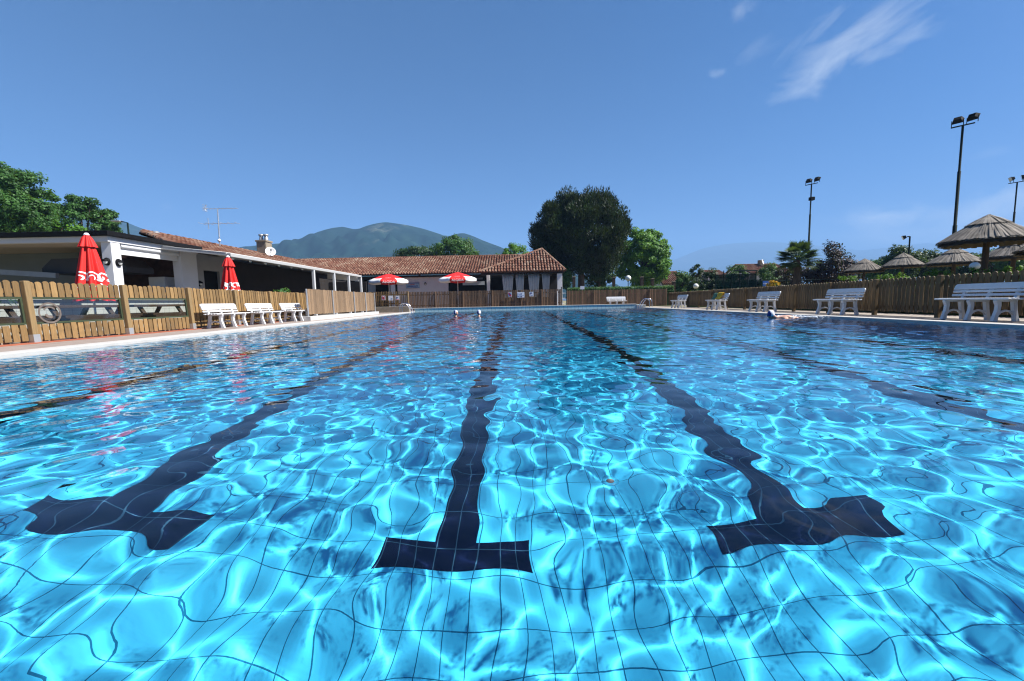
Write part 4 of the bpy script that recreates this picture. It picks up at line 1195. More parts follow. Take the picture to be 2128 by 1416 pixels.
# ------------------------------------------------------------------ notices on the fences
def notice(name, px0, py0, px1, py1, Y, label, kind):
    a, b = at(px0, py0, Y), at(px1, py1, Y)
    x0, x1, z0, z1 = a.x, b.x, b.z, a.z
    r = thing(name, (x0, Y, z0), label, 'sign')
    MB().span((x0, Y - .012, z0), (x1, Y, z1)).build('plate', M['sign_white'], r)
    w, h = x1 - x0, z1 - z0; y = Y - .013; mb = MB()
    def sp(a0, c0, a1, c1, m_=mb): m_.span((x0 + w * a0, y - .004, z0 + h * c0), (x0 + w * a1, y, z0 + h * c1))
    if kind == 'x':
        for p, q in (((.15, .15), (.85, .85)), ((.15, .85), (.85, .15))):
            mb.bar((x0 + w * p[0], y - .003, z0 + h * p[1]), (x0 + w * q[0], y - .003, z0 + h * q[1]), .006, .05)
        mb.build('red_cross', M['sign_red'], r)
        m2 = MB(); sp(.1, .42, .32, .58, m2); sp(.68, .42, .9, .58, m2); sp(.42, .1, .58, .3, m2); m2.build('pictogram', M['sign_navy'], r)
    elif kind == 'diag':
        mb.bar((x0 + w * .1, y - .003, z0 + h * .9), (x0 + w * .9, y - .003, z0 + h * .1), .006, .06); mb.build('red_bar', M['sign_red'], r)
        m2 = MB()
        for p, q in (((.3, .9), (.9, .4)), ((.1, .6), (.6, .1)), ((.1, .25), (.3, .1)), ((.7, .9), (.92, .75))):
            m2.bar((x0 + w * p[0], y - .006, z0 + h * p[1]), (x0 + w * q[0], y - .006, z0 + h * q[1]), .004, .045)
        m2.build('pictogram', M['sign_navy'], r)
    elif kind == 'blank':
        sp(.55, .2, .9, .5); mb.build('pictogram', pm('faded_blue', (.35, .45, .62), .6), r)
    elif kind == 'icon':
        sp(.2, .3, .4, .75); sp(.4, .5, .7, .65); mb.build('pictogram', M['sign_navy'], r)
        m2 = MB(); sp(.15, .05, .9, .16, m2); m2.build('red_bar', M['sign_red'], r)
    elif kind == 'text':
        scribble(x0 + w * .05, x0 + w * .68, y, z0 + h * .55, h * .2, M['sign_navy'], r, 'lettering', 5)
        scribble(x0 + w * .05, x0 + w * .72, y, z0 + h * .10, h * .2, M['sign_navy'], r, 'lettering', 6)
        sp(.03, .36, .95, .44); mb.build('blue_line', pm('pale_blue', (.42, .5, .68), .6), r)
    elif kind == 'flag':
        sp(.18, .25, .26, .85); sp(.26, .6, .68, .85); sp(.4, .2, .85, .28); mb.build('pictogram', M['sign_navy'], r)
    return r
notice('notice_sign', 793, 615, 801, 624, 26.54, 'square notice with red cross mark, leftmost on the slatted notice fence', 'x')
notice('notice_sign', 807, 615, 817, 624.5, 26.54, 'pale bluish blank notice in the middle of the slatted notice fence', 'blank')
notice('notice_sign', 822, 615, 830, 624, 26.54, 'white notice with small icon over a red line on the slatted fence', 'icon')
notice('notice_sign', 1055.5, 608, 1063.5, 617, 28.51, 'square notice with dark diagonal stripes on the brown far fence', 'diag')
notice('notice_sign', 1074.5, 607.5, 1090, 618.5, 28.51, 'wide notice with two rows of blue lettering on the brown far fence', 'text')
notice('notice_sign', 1100, 607, 1108.5, 616, 28.51, 'white notice with small blue flag picture on the brown far fence', 'flag')
wp = thing('small_sign', at(1210, 606, 30.6), 'small plain white sign on a stake behind the far fence gap', 'sign')
a, b = at(1206, 595, 30.6), at(1214.5, 601.5, 30.6)
MB().span((a.x, 30.59, b.z), (b.x, 30.62, a.z)).build('plate', M['sign_white'], wp)
MB().tube([((a.x + b.x) / 2, 30.64, .1), ((a.x + b.x) / 2, 30.64, a.z)], .02).build('stake', M['galv'], wp)
p = at(1158.3, 632, 28.45); t_ = at(1157.6, 602, 28.45)
MB().tube([(p.x, 28.45, .04), (t_.x, 28.45, t_.z)], .035, 10)
tag(MB().tube([(p.x, 28.44, .04), (p.x, 28.44, t_.z - .1)], .03, 10).build('white_pole', M['white_metal']), 'thin white pole standing against the right end of the brown far fence', 'pole')
# gate in the gap of the far fence
gt = thing('garden_gate', (3.3, 29.2, .2), 'narrow dark green metal gate in the gap of the far fence', 'gate')
mb = MB()
for x in (3.34, 3.70): mb.tube([(x, 29.3, .2), (x, 29.3, 1.55)], .03)
mb.build('post', M['dark_green'], gt)
mb = MB()
for z in (.35, .75, 1.1): mb.tube([(3.34, 29.3, z), (3.70, 29.3, z)], .02)
mb.build('rail', M['white_metal'], gt)

# ------------------------------------------------------------------ thatched parasols on the right
def thatch_cone(mb, c, z0, r0, z1, r1, n, seed, droop=.10, wid=.03, thick=.05):
    """straw bundles laid down a cone from (r1, z1) near the top to (r0, z0) at the rim"""
    g = random.Random(seed)
    for i in range(n):
        a = 2 * math.pi * (i + g.random()) / n
        ra, za = r1 * g.uniform(.9, 1.0), z1 + g.uniform(-.01, .03)
        rb = r0 * g.uniform(.94, 1.03); zb = z0 + g.uniform(-.05, .02) - droop * .3
        d, sd = V(math.cos(a), math.sin(a), 0), V(-math.sin(a), math.cos(a), 0)
        w0, w1 = wid * .35, wid * g.uniform(.7, 1.4)
        h = g.uniform(.0, thick)
        pm_ = c + d * (ra + (rb - ra) * .55) + V(0, 0, za + (zb - za) * .55 + .008 + h)
        p0, p2 = c + d * ra + V(0, 0, za + h), c + d * rb + V(0, 0, zb + h * .3)
        wm = (w0 + w1) * .6
        mb.add([p0 - sd * w0, p0 + sd * w0, pm_ - sd * wm, pm_ + sd * wm, p2 - sd * w1, p2 + sd * w1], [(0, 1, 3, 2), (2, 3, 5, 4)])
def thatched(apex_px, apex_py, Y, rad, label, seed, lean=0.0):
    ap = at(apex_px, apex_py, Y); b = V(ap.x + lean, Y, .05)
    r = thing('thatched_parasol', b, label, 'thatched parasol', 'thatched parasols on the right lawn')
    c = V(ap.x, Y, 0); z1 = ap.z; zr = z1 - .69
    zc = z1 - .28
    lo = MB(); thatch_cone(lo, c, zr, rad, zc + .03, rad * .36, 1500, seed, wid=.022, thick=.035)
    lo.lathe([(rad * .34, zc - .01), (rad * .96, zr - .01), (rad * .95, zr - .06), (rad * .3, zc - .07)], c, 40)
    lo.build('lower_thatch', M['thatch'], r, fix=False)
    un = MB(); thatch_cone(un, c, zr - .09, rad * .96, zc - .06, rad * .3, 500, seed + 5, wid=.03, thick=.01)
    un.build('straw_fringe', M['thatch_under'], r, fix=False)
    up = MB(); thatch_cone(up, c, zc + .03, rad * .46, z1 - .01, .02, 520, seed + 9, wid=.022, droop=.05, thick=.03)
    up.lathe([(.0, z1 - .02), (rad * .44, zc + .02), (rad * .43, zc - .0), (0, z1 - .1)], c, 32)
    up.build('top_thatch', M['thatch'], r, fix=False)
    MB().tube([b - V(0, 0, .1), V(ap.x, Y, z1 - .12)], .075, 12).build('post', M['brown_post'], r)
    br = MB()
    for k in range(8):
        a = 2 * math.pi * k / 8
        br.tube([c + V(0, 0, zc - .1), c + V(math.cos(a) * rad * .9, math.sin(a) * rad * .9, zr - .07)], .02, 6)
    br.build('rafter', M['dark_wood'], r)
    return r
thatched(2055, 449, 12.6, 1.05, 'largest thatched parasol, standing nearest behind the right fence', 1, .0)
thatched(1985, 516, 20.8, 1.03, 'thatched parasol directly left of the largest one, before the tallest light pole', 2)
thatched(1878, 527, 25.0, .96, 'thatched parasol under the small single floodlight pole', 3)
thatched(1797, 539, 26.7, 1.02, 'smallest thatched parasol, beside the dark purple tree', 4)
thatched(2110, 498.5, 18.3, .98, 'thatched parasol behind the large one, partly cut by the right photo edge', 5)
thatched(2222, 466, 12.4, 1.02, 'thatched parasol of which only the rim tip enters at the right photo edge', 6)

# ------------------------------------------------------------------ floodlight poles
def floodlight(c, aim, s, mb_body, mb_face, mb_br):
    aim = Vector(aim).normalized()
    rot = aim.to_track_quat('Z', 'Y').to_matrix()
    w, h, d = .46 * s, .34 * s, .22 * s
    pts = [(-w / 2, -h / 2, d / 2), (w / 2, -h / 2, d / 2), (w / 2, h / 2, d / 2), (-w / 2, h / 2, d / 2),
           (-w * .32, -h * .3, -d / 2), (w * .32, -h * .3, -d / 2), (w * .32, h * .3, -d / 2), (-w * .32, h * .3, -d / 2)]
    mb_body.add([rot @ Vector(p) + c for p in pts], [(0, 1, 5, 4), (1, 2, 6, 5), (2, 3, 7, 6), (3, 0, 4, 7), (4, 5, 6, 7), (3, 2, 1, 0)])
    q = [(-w * .46, -h * .46, d / 2 + .004), (w * .46, -h * .46, d / 2 + .004), (w * .46, h * .46, d / 2 + .004), (-w * .46, h * .46, d / 2 + .004)]
    mb_face.add([rot @ Vector(p) + c for p in q], [(0, 1, 2, 3)])
    for sx in (-1, 1):
        e = rot @ Vector((sx * w * .5, 0, 0)) + c
        mb_br.tube([e, V(e.x, e.y, c.z - .34 * s)], .018 * s, 6)
M['lamp_face'] = pm('floodlight_glass', (.55, .58, .60), .15, .02, 3)
def light_pole(px, py, pxb, Y, r0, label, heads, cross, s=1.0, extra=False, arm=(1, .15, .0)):
    t = at(px, py, Y); b = V(at(pxb, 585, Y).x, Y, .0)
    b.x = t.x
    r = thing('floodlight_pole', b, label, 'light pole')
    MB().tube([b, b.lerp(t, .45), b.lerp(t, .451), b.lerp(t, .75), b.lerp(t, .751), t], [r0, r0, r0 * .78, r0 * .78, r0 * .58, r0 * .55], 12).build('pole', M['dark_green'], r)
    if cross:
        d = Vector(arm).normalized()
        MB().bar(t - d * cross, t + d * cross, .06 * s, .06 * s).build('crossbar', M['dark_green'], r)
    for off, aim in heads:
        bo, fa, br = MB(), MB(), MB()
        d = Vector(arm).normalized()
        floodlight(t + d * off + V(0, 0, .36 * s), aim, s, bo, fa, br)
        x = bo.build('floodlight', M['black'], r); fa.build('glass', M['lamp_face'], x, fix=False); br.build('bracket', M['dark_green'], x)
    if extra:
        e = at(px + 0, 414, Y); MB().box((t.x, Y - .1, e.z), (.32, .3, .26), None, .02).build('control_box', M['black'], r)
    return r
light_pole(2001, 261, 1985, 22.0, .088, 'tallest dark floodlight pole rising behind the large thatched parasol', [(-.22, (.75, .5, -.75)), (.36, (.9, .3, -.55))], .46, .92, arm=(1, -.35, .14))
light_pole(1686.5, 383, 1680, 33.8, .085, 'dark floodlight pole behind the palm tree', [(-.2, (.75, .5, -.75)), (.35, (.9, .3, -.55))], .42, .9, True, arm=(1, -.35, .14))
light_pole(2114, 379, 2100, 35.0, .085, 'dark floodlight pole at the right photo edge behind the thatched parasols', [(-.34, (-.8, .4, -.3)), (.36, (-.6, .6, -.2))], .55, .95, arm=(1, -.3, .12))
t = at(1891, 492, 38); b = V(t.x, 38, 0)
lp = thing('floodlight_pole', b, 'short thin pole with one small floodlight above the dark hedge trees', 'light pole')
mb = MB(); mb.tube([b, t], .06, 10); mb.tube([t, t + V(-.22, 0, .0)], .05, 8); mb.build('pole', M['dark_green'], lp)
bo, fa, br = MB(), MB(), MB(); floodlight(t + V(-.5, 0, -.06), (-.8, .55, -.4), 1.1, bo, fa, br); x = bo.build('floodlight', M['black'], lp); fa.build('glass', M['lamp_face'], x, fix=False)
# street lamp on the left
t = at(265, 463, 26); b = V(t.x, 26, 0)
sl_ = thing('street_lamp', b, 'grey street lamp with flat head showing above the kiosk roof', 'street lamp')
a = at(250, 460, 26)
MB().tube([b, t, t.lerp(a, .9)], [.06, .045, .035], 10).build('pole', M['dark_green'], sl_)
MB().box(at(243, 460, 26), (.55, .28, .09), Matrix.Rotation(.06, 3, 'Y'), .03).build('lamp_head', M['grey_metal'], sl_)

# globe lamps
def globe(px, py, Y, r, label, green=True):
    c = at(px, py, Y); b = V(c.x, Y, .02)
    o = thing('globe_lamp', b, label, 'garden lamp', 'white globe garden lamps')
    MB().ball(c, r, 24, 16).build('globe', M['globe'], o)
    mb = MB(); mb.tube([b, V(c.x, Y, c.z - r + .01)], .03, 10); mb.lathe([(.04, -.06), (.07, -.03), (.07, .02), (.03, .03)], (c.x, Y, c.z - r), 14); mb.build('post', M['dark_green'], o)
globe(2025.5, 553.5, 12.0, .115, 'white globe lamp behind the right fence under the largest thatched parasol')
globe(1305.5, 578.5, 34.0, .225, 'white globe lamp before the dark trees behind the far bench')
globe(1446, 595, 33.0, .20, 'white globe lamp behind the corner where far and right fences meet')

# dark wooden posts along the far hedge
for px, py, Y, lab in ((1192.5, 575, 33, 'brown wooden post beside the pavilion under the big pine'), (1275.5, 576, 34, 'brown wooden post left of the globe lamp before the far trees'),
                       (1333.5, 575.5, 34, 'brown wooden post right of the globe lamp before the bright tree'), (1356, 579, 36, 'brown wooden post below the bright green tree, nearest the tiled houses'),
                       (1400, 585, 35, 'short brown post at the foot of the far terracotta roof')):
    t = at(px, py, Y)
    r = thing('garden_post', (t.x, Y, 0), lab, 'post', 'brown posts along the far hedge')
    MB().span((t.x - .11, Y - .11, -.05), (t.x + .11, Y + .11, t.z - .06), .012).build('shaft', M['dark_wood'], r)
    MB().span((t.x - .13, Y - .13, t.z - .06), (t.x + .13, Y + .13, t.z), .012).build('cap', M['stone'], r)

# ------------------------------------------------------------------ pool ladders
def ladder(A, inward, label, y0):
    A = Vector(A); n = Vector(inward)
    r = thing('pool_ladder', A, label, 'pool ladder', 'steel pool ladders')
    for dy in (-.25, .25):
        pts = []
        o = A + V(0, dy, 0)
        prof = [(-.42, -.02), (-.42, .30), (-.39, .44), (-.30, .53), (-.16, .56), (-.03, .52), (.08, .40), (.24, .12), (.34, -.10), (.36, -.4), (.36, -1.1)]
        # smooth the profile
        for i in range(len(prof) - 1):
            for q in range(3):
                t = q / 3; pts.append((prof[i][0] + (prof[i + 1][0] - prof[i][0]) * t, prof[i][1] + (prof[i + 1][1] - prof[i][1]) * t))
        pts.append(prof[-1])
        MB().tube([o + n * p[0] + V(0, 0, p[1]) for p in pts], .022, 10).build('rail', M['steel'], r)
    for z in (-.25, -.55, -.85):
        MB().span(A + n * .33 + V(-.04, -.25, z), A + n * .33 + V(.04, .25, z + .03)).build('tread', M['white_plastic'], r)
    return r
ladder((PX0 + .02, 25.6, ZL), (1, 0, 0), 'steel pool ladder at the far left corner below the notices', 0)
ladder((PX1 - .02, 26.5, ZR), (-1, 0, 0), 'steel pool ladder at the far right corner beside the single bench', 0)

# ------------------------------------------------------------------ swimmers
def skin_body(name, nodes, edges, root_i, m, parent):
    me = bpy.data.meshes.new(name)
    me.from_pydata([n[0] for n in nodes], edges, [])
    o = bpy.data.objects.new(name, me); COL.objects.link(o)
    sk = o.modifiers.new('skin', 'SKIN'); sk.use_smooth_shade = True
    ss = o.modifiers.new('sub', 'SUBSURF'); ss.levels = ss.render_levels = 2
    for i, n in enumerate(nodes):
        s = me.skin_vertices[0].data[i]; s.radius = n[1] if isinstance(n[1], tuple) else (n[1], n[1]); s.use_root = (i == root_i)
    dg = bpy.context.evaluated_depsgraph_get()
    m2 = bpy.data.meshes.new_from_object(o.evaluated_get(dg))
    bpy.data.objects.remove(o)
    m2.materials.clear(); m2.materials.append(m)
    o = bpy.data.objects.new(name, m2); COL.objects.link(o); o.parent = parent
    return o
def head_shape():
    """unit head facing -y, 0.23 tall, centred at the middle of the skull; returns verts, faces"""
    mb = MB().ball((0, 0, 0), 1.0, 28, 20)
    out = []
    for p in mb.v:
        x, y, z = p
        X, Y, Z = x * .077, y * .096, z * .118
        if z < -.1: k = 1 - .28 * (-z - .1); X *= k; Y = Y * (1 - .22 * (-z - .1))
        f = max(0, -y)
        if f > .2:
            fr = (f - .2) / .8
            Y -= .020 * fr * math.exp(-((x / .16) ** 2)) * math.exp(-(((z + .22) / .16) ** 2))       # nose
            Y -= .008 * fr * math.exp(-((x / .3) ** 2)) * math.exp(-(((z + .58) / .12) ** 2))        # lips
            Y -= .010 * fr * math.exp(-((x / .3) ** 2)) * math.exp(-(((z + .88) / .12) ** 2))        # chin
            for sx in (-1, 1):
                Y += .010 * fr * math.exp(-(((x - sx * .4) / .16) ** 2)) * math.exp(-(((z - .02) / .12) ** 2))  # eye sockets
        for sx in (-1, 1):                                                                           # ears
            X += sx * .016 * math.exp(-(((x - sx * .98) / .12) ** 2)) * math.exp(-(((y - .1) / .22) ** 2)) * math.exp(-(((z + .12) / .26) ** 2))
        out.append(Vector((X, Y, Z)))
    return out, mb.f
def swimmer(px, py_water, Y, label, face, cap_mode, head_z, body='upright'):
    """face: heading of the face, measured like rotation about z from -y"""
    p = at(px, py_water, Y)
    r = thing('person', (p.x, Y, 0), label, 'person', 'swimmers in the pool')
    C = V(p.x, Y, head_z); Rz = Matrix.Rotation(face, 3, 'Z')
    if body == 'upright':
        nodes = [((0, .02, -.85), (.14, .10)), ((0, .03, -.62), (.13, .095)), ((0, .02, -.40), (.17, .10)), ((0, .02, -.27), (.12, .075)), ((0, .015, -.17), .055), ((0, .005, -.06), .060),
                 ((-.19, .02, -.31), .062), ((-.36, -.08, -.42), .045), ((-.50, -.28, -.36), .034), ((-.54, -.36, -.34), .03),
                 ((.19, .02, -.31), .062), ((.36, -.08, -.42), .045), ((.50, -.28, -.36), .034), ((.54, -.36, -.34), .03),
                 ((-.10, .02, -.95), .09), ((-.14, -.10, -1.30), .062), ((-.12, .06, -1.62), .04), ((.10, .02, -.95), .09), ((.15, -.16, -1.28), .062), ((.13, .0, -1.60), .04)]
        edges = [(0, 1), (1, 2), (2, 3), (3, 4), (4, 5), (3, 6), (6, 7), (7, 8), (8, 9), (3, 10), (10, 11), (11, 12), (12, 13), (0, 14), (14, 15), (15, 16), (0, 17), (17, 18), (18, 19)]
    else:                                       # lying in the water behind the head, back just awash
        nodes = [((0, .95, -.26), (.13, .10)), ((0, .72, -.17), (.13, .10)), ((0, .46, -.095), (.17, .10)), ((0, .30, -.10), (.13, .08)), ((0, .19, -.10), .055), ((0, .05, -.04), .060),
                 ((-.20, .30, -.13), .062), ((-.40, .10, -.18), .045), ((-.36, -.16, -.16), .034), ((-.33, -.25, -.16), .03),
                 ((.20, .30, -.13), .062), ((.40, .10, -.18), .045), ((.36, -.16, -.16), .034), ((.33, -.25, -.16), .03),
                 ((-.11, 1.05, -.28), .09), ((-.16, 1.45, -.38), .062), ((-.16, 1.85, -.32), .04), ((.11, 1.05, -.28), .09), ((.17, 1.42, -.42), .062), ((.18, 1.82, -.36), .04)]
        edges = [(0, 1), (1, 2), (2, 3), (3, 4), (4, 5), (3, 6), (6, 7), (7, 8), (8, 9), (3, 10), (10, 11), (11, 12), (12, 13), (0, 14), (14, 15), (15, 16), (0, 17), (17, 18), (18, 19)]
    nodes = [(tuple(Rz @ Vector(n[0]) + V(0, 0, head_z)), n[1]) for n in nodes]
    b = skin_body('body', nodes, edges, 0, M['skin'], r)
    vs, fs = head_shape()
    # weld the head onto the same mesh
    bm = bmesh.new(); bm.from_mesh(b.data)
    nv = [bm.verts.new(Rz @ v + V(0, 0, head_z)) for v in vs]
    for f in fs: bm.faces.new([nv[i] for i in f]).smooth = True
    bm.to_mesh(b.data); bm.free()
    # cap over the skull
    cap = MB(); cv = []
    for v in vs:
        w = v * 1.055; cv.append(w)
    keep = []
    for f in fs:
        c = sum((vs[i] for i in f), Vector()) / len(f)
        if c.z > (-.045 if cap_mode == 'band' else .05 if c.y < -.03 else -.05): keep.append(f)
    for f in keep:
        c = sum((vs[i] for i in f), Vector()) / len(f)
        if cap_mode == 'front_blue': mi = 0 if c.y < .02 else 1
        elif cap_mode == 'side': mi = 0 if (Rz @ c).x < -.005 else 1
        elif cap_mode == 'band': mi = 1 if abs(c.y - .005) < .05 else 0
        cap.f.append(f); cap.mi.append(mi); cap.sm.append(True)
    cap.v = [tuple(Rz @ v + C + V(0, 0, .004)) for v in cv]
    o = cap.build('swim_cap', [M['cap_blue'], M['cap_white']], r, fix=False)
    bm = bmesh.new(); bm.from_mesh(o.data); bmesh.ops.delete(bm, geom=[v for v in bm.verts if not v.link_faces], context='VERTS'); bm.to_mesh(o.data); bm.free()
    return r
swimmer(947.5, 657, 17.8, 'left of two swimmers, blue and white cap, face turned to the right', R(80), 'side', .15)
swimmer(995.5, 657, 17.4, 'swimmer in a blue and white cap seen from behind, right of the two heads', R(160), 'side', .150)
swimmer(1602, 662, 11.3, 'lone swimmer on the right in a dark blue cap with a white panel, back awash', R(-88), 'band', .095, 'prone')
# splash behind the lone swimmer
g = random.Random(21); sx = at(1602, 662, 11.3).x
mb = MB()
for i in range(240):
    d = g.random() ** .8
    x, y = sx + .22 + d * 1.5, 11.3 + g.gauss(.12 - .05 * d, .12 + .10 * d)
    s = g.uniform(.006, .026) * (1.2 - .5 * d)
    mb.ball((x, y, g.uniform(.0, .05) * (1 - d) + .012), (s * 1.8, s * 1.5, s * .6), 6, 4)
sp_ = mb.build('splash', M['foam']); tag(sp_, kind='stuff')

# ------------------------------------------------------------------ trees and plants
pine = at(1207, 592, 45)
def pine_tree():
    base = V(pine.x, 45, 0)
    r = thing('pine_tree', base, 'big dark rounded pine standing behind the clubhouse pavilion', 'tree')
    g = np.random.default_rng(4)
    cx_, cz = at(1207, 487, 45).x, at(1207, 487, 45).z
    K = []
    n = 0
    while len(K) < 310:
        d = g.normal(0, 1, 3); d /= np.linalg.norm(d)
        q = g.uniform(.35, 1.0) ** .4
        p = np.array([d[0] * 4.95, d[1] * 4.6, d[2] * 4.45]) * q
        if p[2] < -2.6 and abs(p[0]) < 2.5 and g.random() < .5: continue
        if p[2] < -4.0: continue
        p[0] += .35 * p[2] * .1
        K.append(p)
    K = np.array(K) + np.array([cx_, 45, cz - .2])
    per = 300
    o = g.normal(0, 1, (len(K), per, 3)); o /= np.linalg.norm(o, axis=2, keepdims=True)
    rr = g.random((len(K), per)) ** .4 * g.uniform(.6, 1.05, len(K))[:, None]
    C = (K[:, None] + o * rr[..., None] * np.array([1, 1, .9])).reshape(-1, 3)
    Dr = o.reshape(-1, 3) * .7 + np.array([0, 0, 1.0]) + g.normal(0, .25, C.shape)
    Dr /= np.linalg.norm(Dr, axis=1, keepdims=True)
    S = np.cross(Dr, g.normal(0, 1, C.shape)); S /= np.linalg.norm(S, axis=1, keepdims=True)
    L = g.uniform(.16, .36, len(C))[:, None]; w = .05
    P = np.stack([C - S * w, C + S * w, C + Dr * L + S * .006, C + Dr * L - S * .006], 1).reshape(-1, 3)
    np_mesh('crown', P, np.arange(len(P)).reshape(-1, 4), M['pine'], r, origin=base)
    t = MB()
    t.tube([base - V(0, 0, .1), base + V(.05, 0, 2.2), V(cx_, 45, cz - 1), V(cx_, 45, cz + 2)], [.42, .36, .28, .1], 10)
    for k in range(12):
        a = 2 * math.pi * k / 12; z = g.uniform(cz - 2.5, cz + .5)
        t.tube([V(cx_, 45, z - 1.2), V(cx_ + 2.2 * math.cos(a), 45 + 2.2 * math.sin(a), z), V(cx_ + 4.2 * math.cos(a), 45 + 4 * math.sin(a), z + .8)], [.16, .10, .04], 6)
    t.build('trunk', M['bark'], r)
pine_tree()
def ptree(name, px, py, Y, rx, rz, m, label, **kw):
    """tree whose crown centre shows at px, py; rx, rz crown half sizes in photo pixels"""
    c = at(px, py, Y); s = Y / F_PX
    return tree(name, (c.x, Y, 0), 1, c, (rx * s, rx * s * kw.pop('dep', .9), rz * s), M[m], label, **kw)
ptree('leafy_tree', 1335, 538, 50, 52, 60, 'leaf_bright', 'bright green full tree beside the big pine', clumps=170, per=190, cr=.75, leaf=.15, seed=11)
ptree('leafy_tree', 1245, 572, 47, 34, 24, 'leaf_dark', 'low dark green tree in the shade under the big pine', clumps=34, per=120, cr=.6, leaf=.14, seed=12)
ptree('leafy_tree', 1165, 575, 43, 22, 28, 'leaf_mid', 'green shrub like tree between the pavilion and the big pine', clumps=30, per=120, cr=.55, leaf=.12, seed=13)
ptree('leafy_tree', 870, 536, 58, 46, 22, 'leaf_dark', 'dark rounded tree behind the clubhouse roof', clumps=70, per=150, cr=.75, leaf=.14, seed=14)
ptree('leafy_tree', 945, 525, 56, 45, 30, 'leaf_mid', 'mid green tree with uneven top behind the clubhouse roof', clumps=70, per=150, cr=.7, leaf=.13, seed=15)
ptree('leafy_tree', 942, 505, 56.5, 17, 14, 'leaf_mid', 'tall tip of the green tree rising behind the clubhouse roof', clumps=16, per=120, cr=.55, leaf=.12, seed=16)
ptree('leafy_tree', 1070, 530, 54, 38, 21, 'leaf_bright', 'yellow green tree with pointed shoots left of the big pine', clumps=40, per=120, cr=.5, leaf=.11, seed=17)
for i, (px, py) in enumerate(((1047, 516), (1066, 508), (1085, 517), (1100, 520))): pass
def btree(name, blobs, Y, m, label, leaf=.085, cr=.5, seed=1, dens=1.0, cat='tree', r_trunk=.2):
    """tree whose crown is several lobes (px, py, rx, rz in photo pixels)"""
    s = Y / F_PX; Ps, Ns = [], []
    for i, (px, py, rx, rz) in enumerate(blobs):
        c = at(px, py, Y)
        n = max(8, int(rx * rz * s * s * 9 * dens))
        P, N = crown_points(c + V(0, (i % 3 - 1) * .4, 0), (rx * s, rx * s * .9, rz * s), n, 170, cr, .5, seed=seed * 10 + i)
        Ps.append(P); Ns.append(N)
    c0 = at(blobs[0][0], blobs[0][1], Y); b = V(c0.x, Y, 0)
    r = thing(name, b, label, cat)
    v, f = leaf_quads(np.concatenate(Ps), np.concatenate(Ns), leaf, up=.3)
    np_mesh('crown', v, f, M[m], r, origin=b)
    t = MB(); t.tube([b - V(0, 0, .1), b.lerp(c0, .6), c0], [r_trunk, r_trunk * .8, r_trunk * .5], 8)
    for px, py, rx, rz in blobs:
        e = at(px, py - rz * .5, Y); t.tube([b.lerp(c0, .6), b.lerp(c0, .6).lerp(e, .5) + V(0, 0, .1), e], [r_trunk * .5, r_trunk * .3, .02], 6)
    t.build('trunk', M['bark'], r)
    return r
btree('leafy_tree', [(8, 432, 76, 74), (-30, 420, 60, 70), (40, 392, 40, 34), (66, 452, 38, 44), (10, 372, 36, 24)], 26, 'leaf_mid', 'large round dark green tree at the left photo edge behind the kiosk', seed=18, cr=.55, dens=1.9)
btree('leafy_tree', [(165, 464, 66, 34), (114, 432, 13, 24), (142, 430, 14, 26), (168, 434, 13, 24), (188, 436, 13, 26), (212, 458, 22, 22)], 30, 'leaf_mid', 'green tree with four upright shoots behind the kiosk roof', seed=19, cr=.34, dens=2.2)
btree('leafy_tree', [(98, 472, 34, 20), (130, 480, 40, 14)], 28, 'leaf_bright', 'lighter green bush like tree between the two left trees above the kiosk roof', seed=21, cr=.4)
btree('leafy_tree', [(235, 488, 26, 16), (215, 480, 24, 18)], 33, 'leaf_mid', 'lowest green tree behind the kiosk roof under the street lamp', seed=20, cr=.4)
# right hand shrubs and trees
ptree('garden_shrub', 1418, 592, 40, 16, 30, 'leaf_mid', 'green shrub before the left terracotta house roof on the right', clumps=24, per=120, cr=.4, leaf=.09, seed=22, cat='shrub', r_trunk=.08)
ptree('garden_shrub', 1447, 588, 38, 15, 38, 'leaf_dark', 'tall dark clipped shrub, left of a pair near the tennis fence', clumps=34, per=140, cr=.36, leaf=.08, seed=23, cat='shrub', r_trunk=.08)
ptree('garden_shrub', 1475, 588, 38, 14, 37, 'leaf_dark', 'tall dark clipped shrub, right of a pair near the tennis fence', clumps=34, per=140, cr=.36, leaf=.08, seed=24, cat='shrub', r_trunk=.08)
ptree('garden_shrub', 1529, 582, 44, 20, 32, 'leaf_mid', 'green bush behind the green netting on the right', clumps=30, per=120, cr=.45, leaf=.1, seed=25, cat='shrub', r_trunk=.08)
ptree('garden_shrub', 1598, 584, 40, 24, 32, 'leaf_mid', 'wide green bush before the house with the roof dish', clumps=34, per=120, cr=.45, leaf=.1, seed=26, cat='shrub', r_trunk=.08)
ptree('dark_tree', 1735, 570, 31, 44, 48, 'leaf_purple', 'dark purple leaved tree right of the palm', clumps=80, per=170, cr=.5, leaf=.08, seed=27)
ptree('dark_tree', 1731, 517, 31.2, 13, 13, 'leaf_purple', 'thin purple leaved shoot rising above the dark purple tree', clumps=10, per=40, cr=.35, leaf=.08, seed=28, r_trunk=.04)
ptree('dark_tree', 1655, 586, 33, 46, 34, 'leaf_purple', 'dark bushy tree in shade behind the palm trunk', clumps=50, per=150, cr=.5, leaf=.08, seed=29)
ptree('leafy_tree', 1868, 552, 41, 36, 34, 'leaf_dark', 'dark green hedge tree behind the small floodlight pole', clumps=70, per=150, cr=.6, leaf=.11, seed=30)
ptree('leafy_tree', 1925, 550, 42, 32, 30, 'leaf_dark', 'dark green hedge tree between two thatched parasols left of the tallest pole', clumps=56, per=150, cr=.6, leaf=.11, seed=31)
ptree('leafy_tree', 1820, 562, 42, 30, 24, 'leaf_mid', 'pale green hedge tree right of the purple tree', clumps=40, per=140, cr=.55, leaf=.11, seed=32)
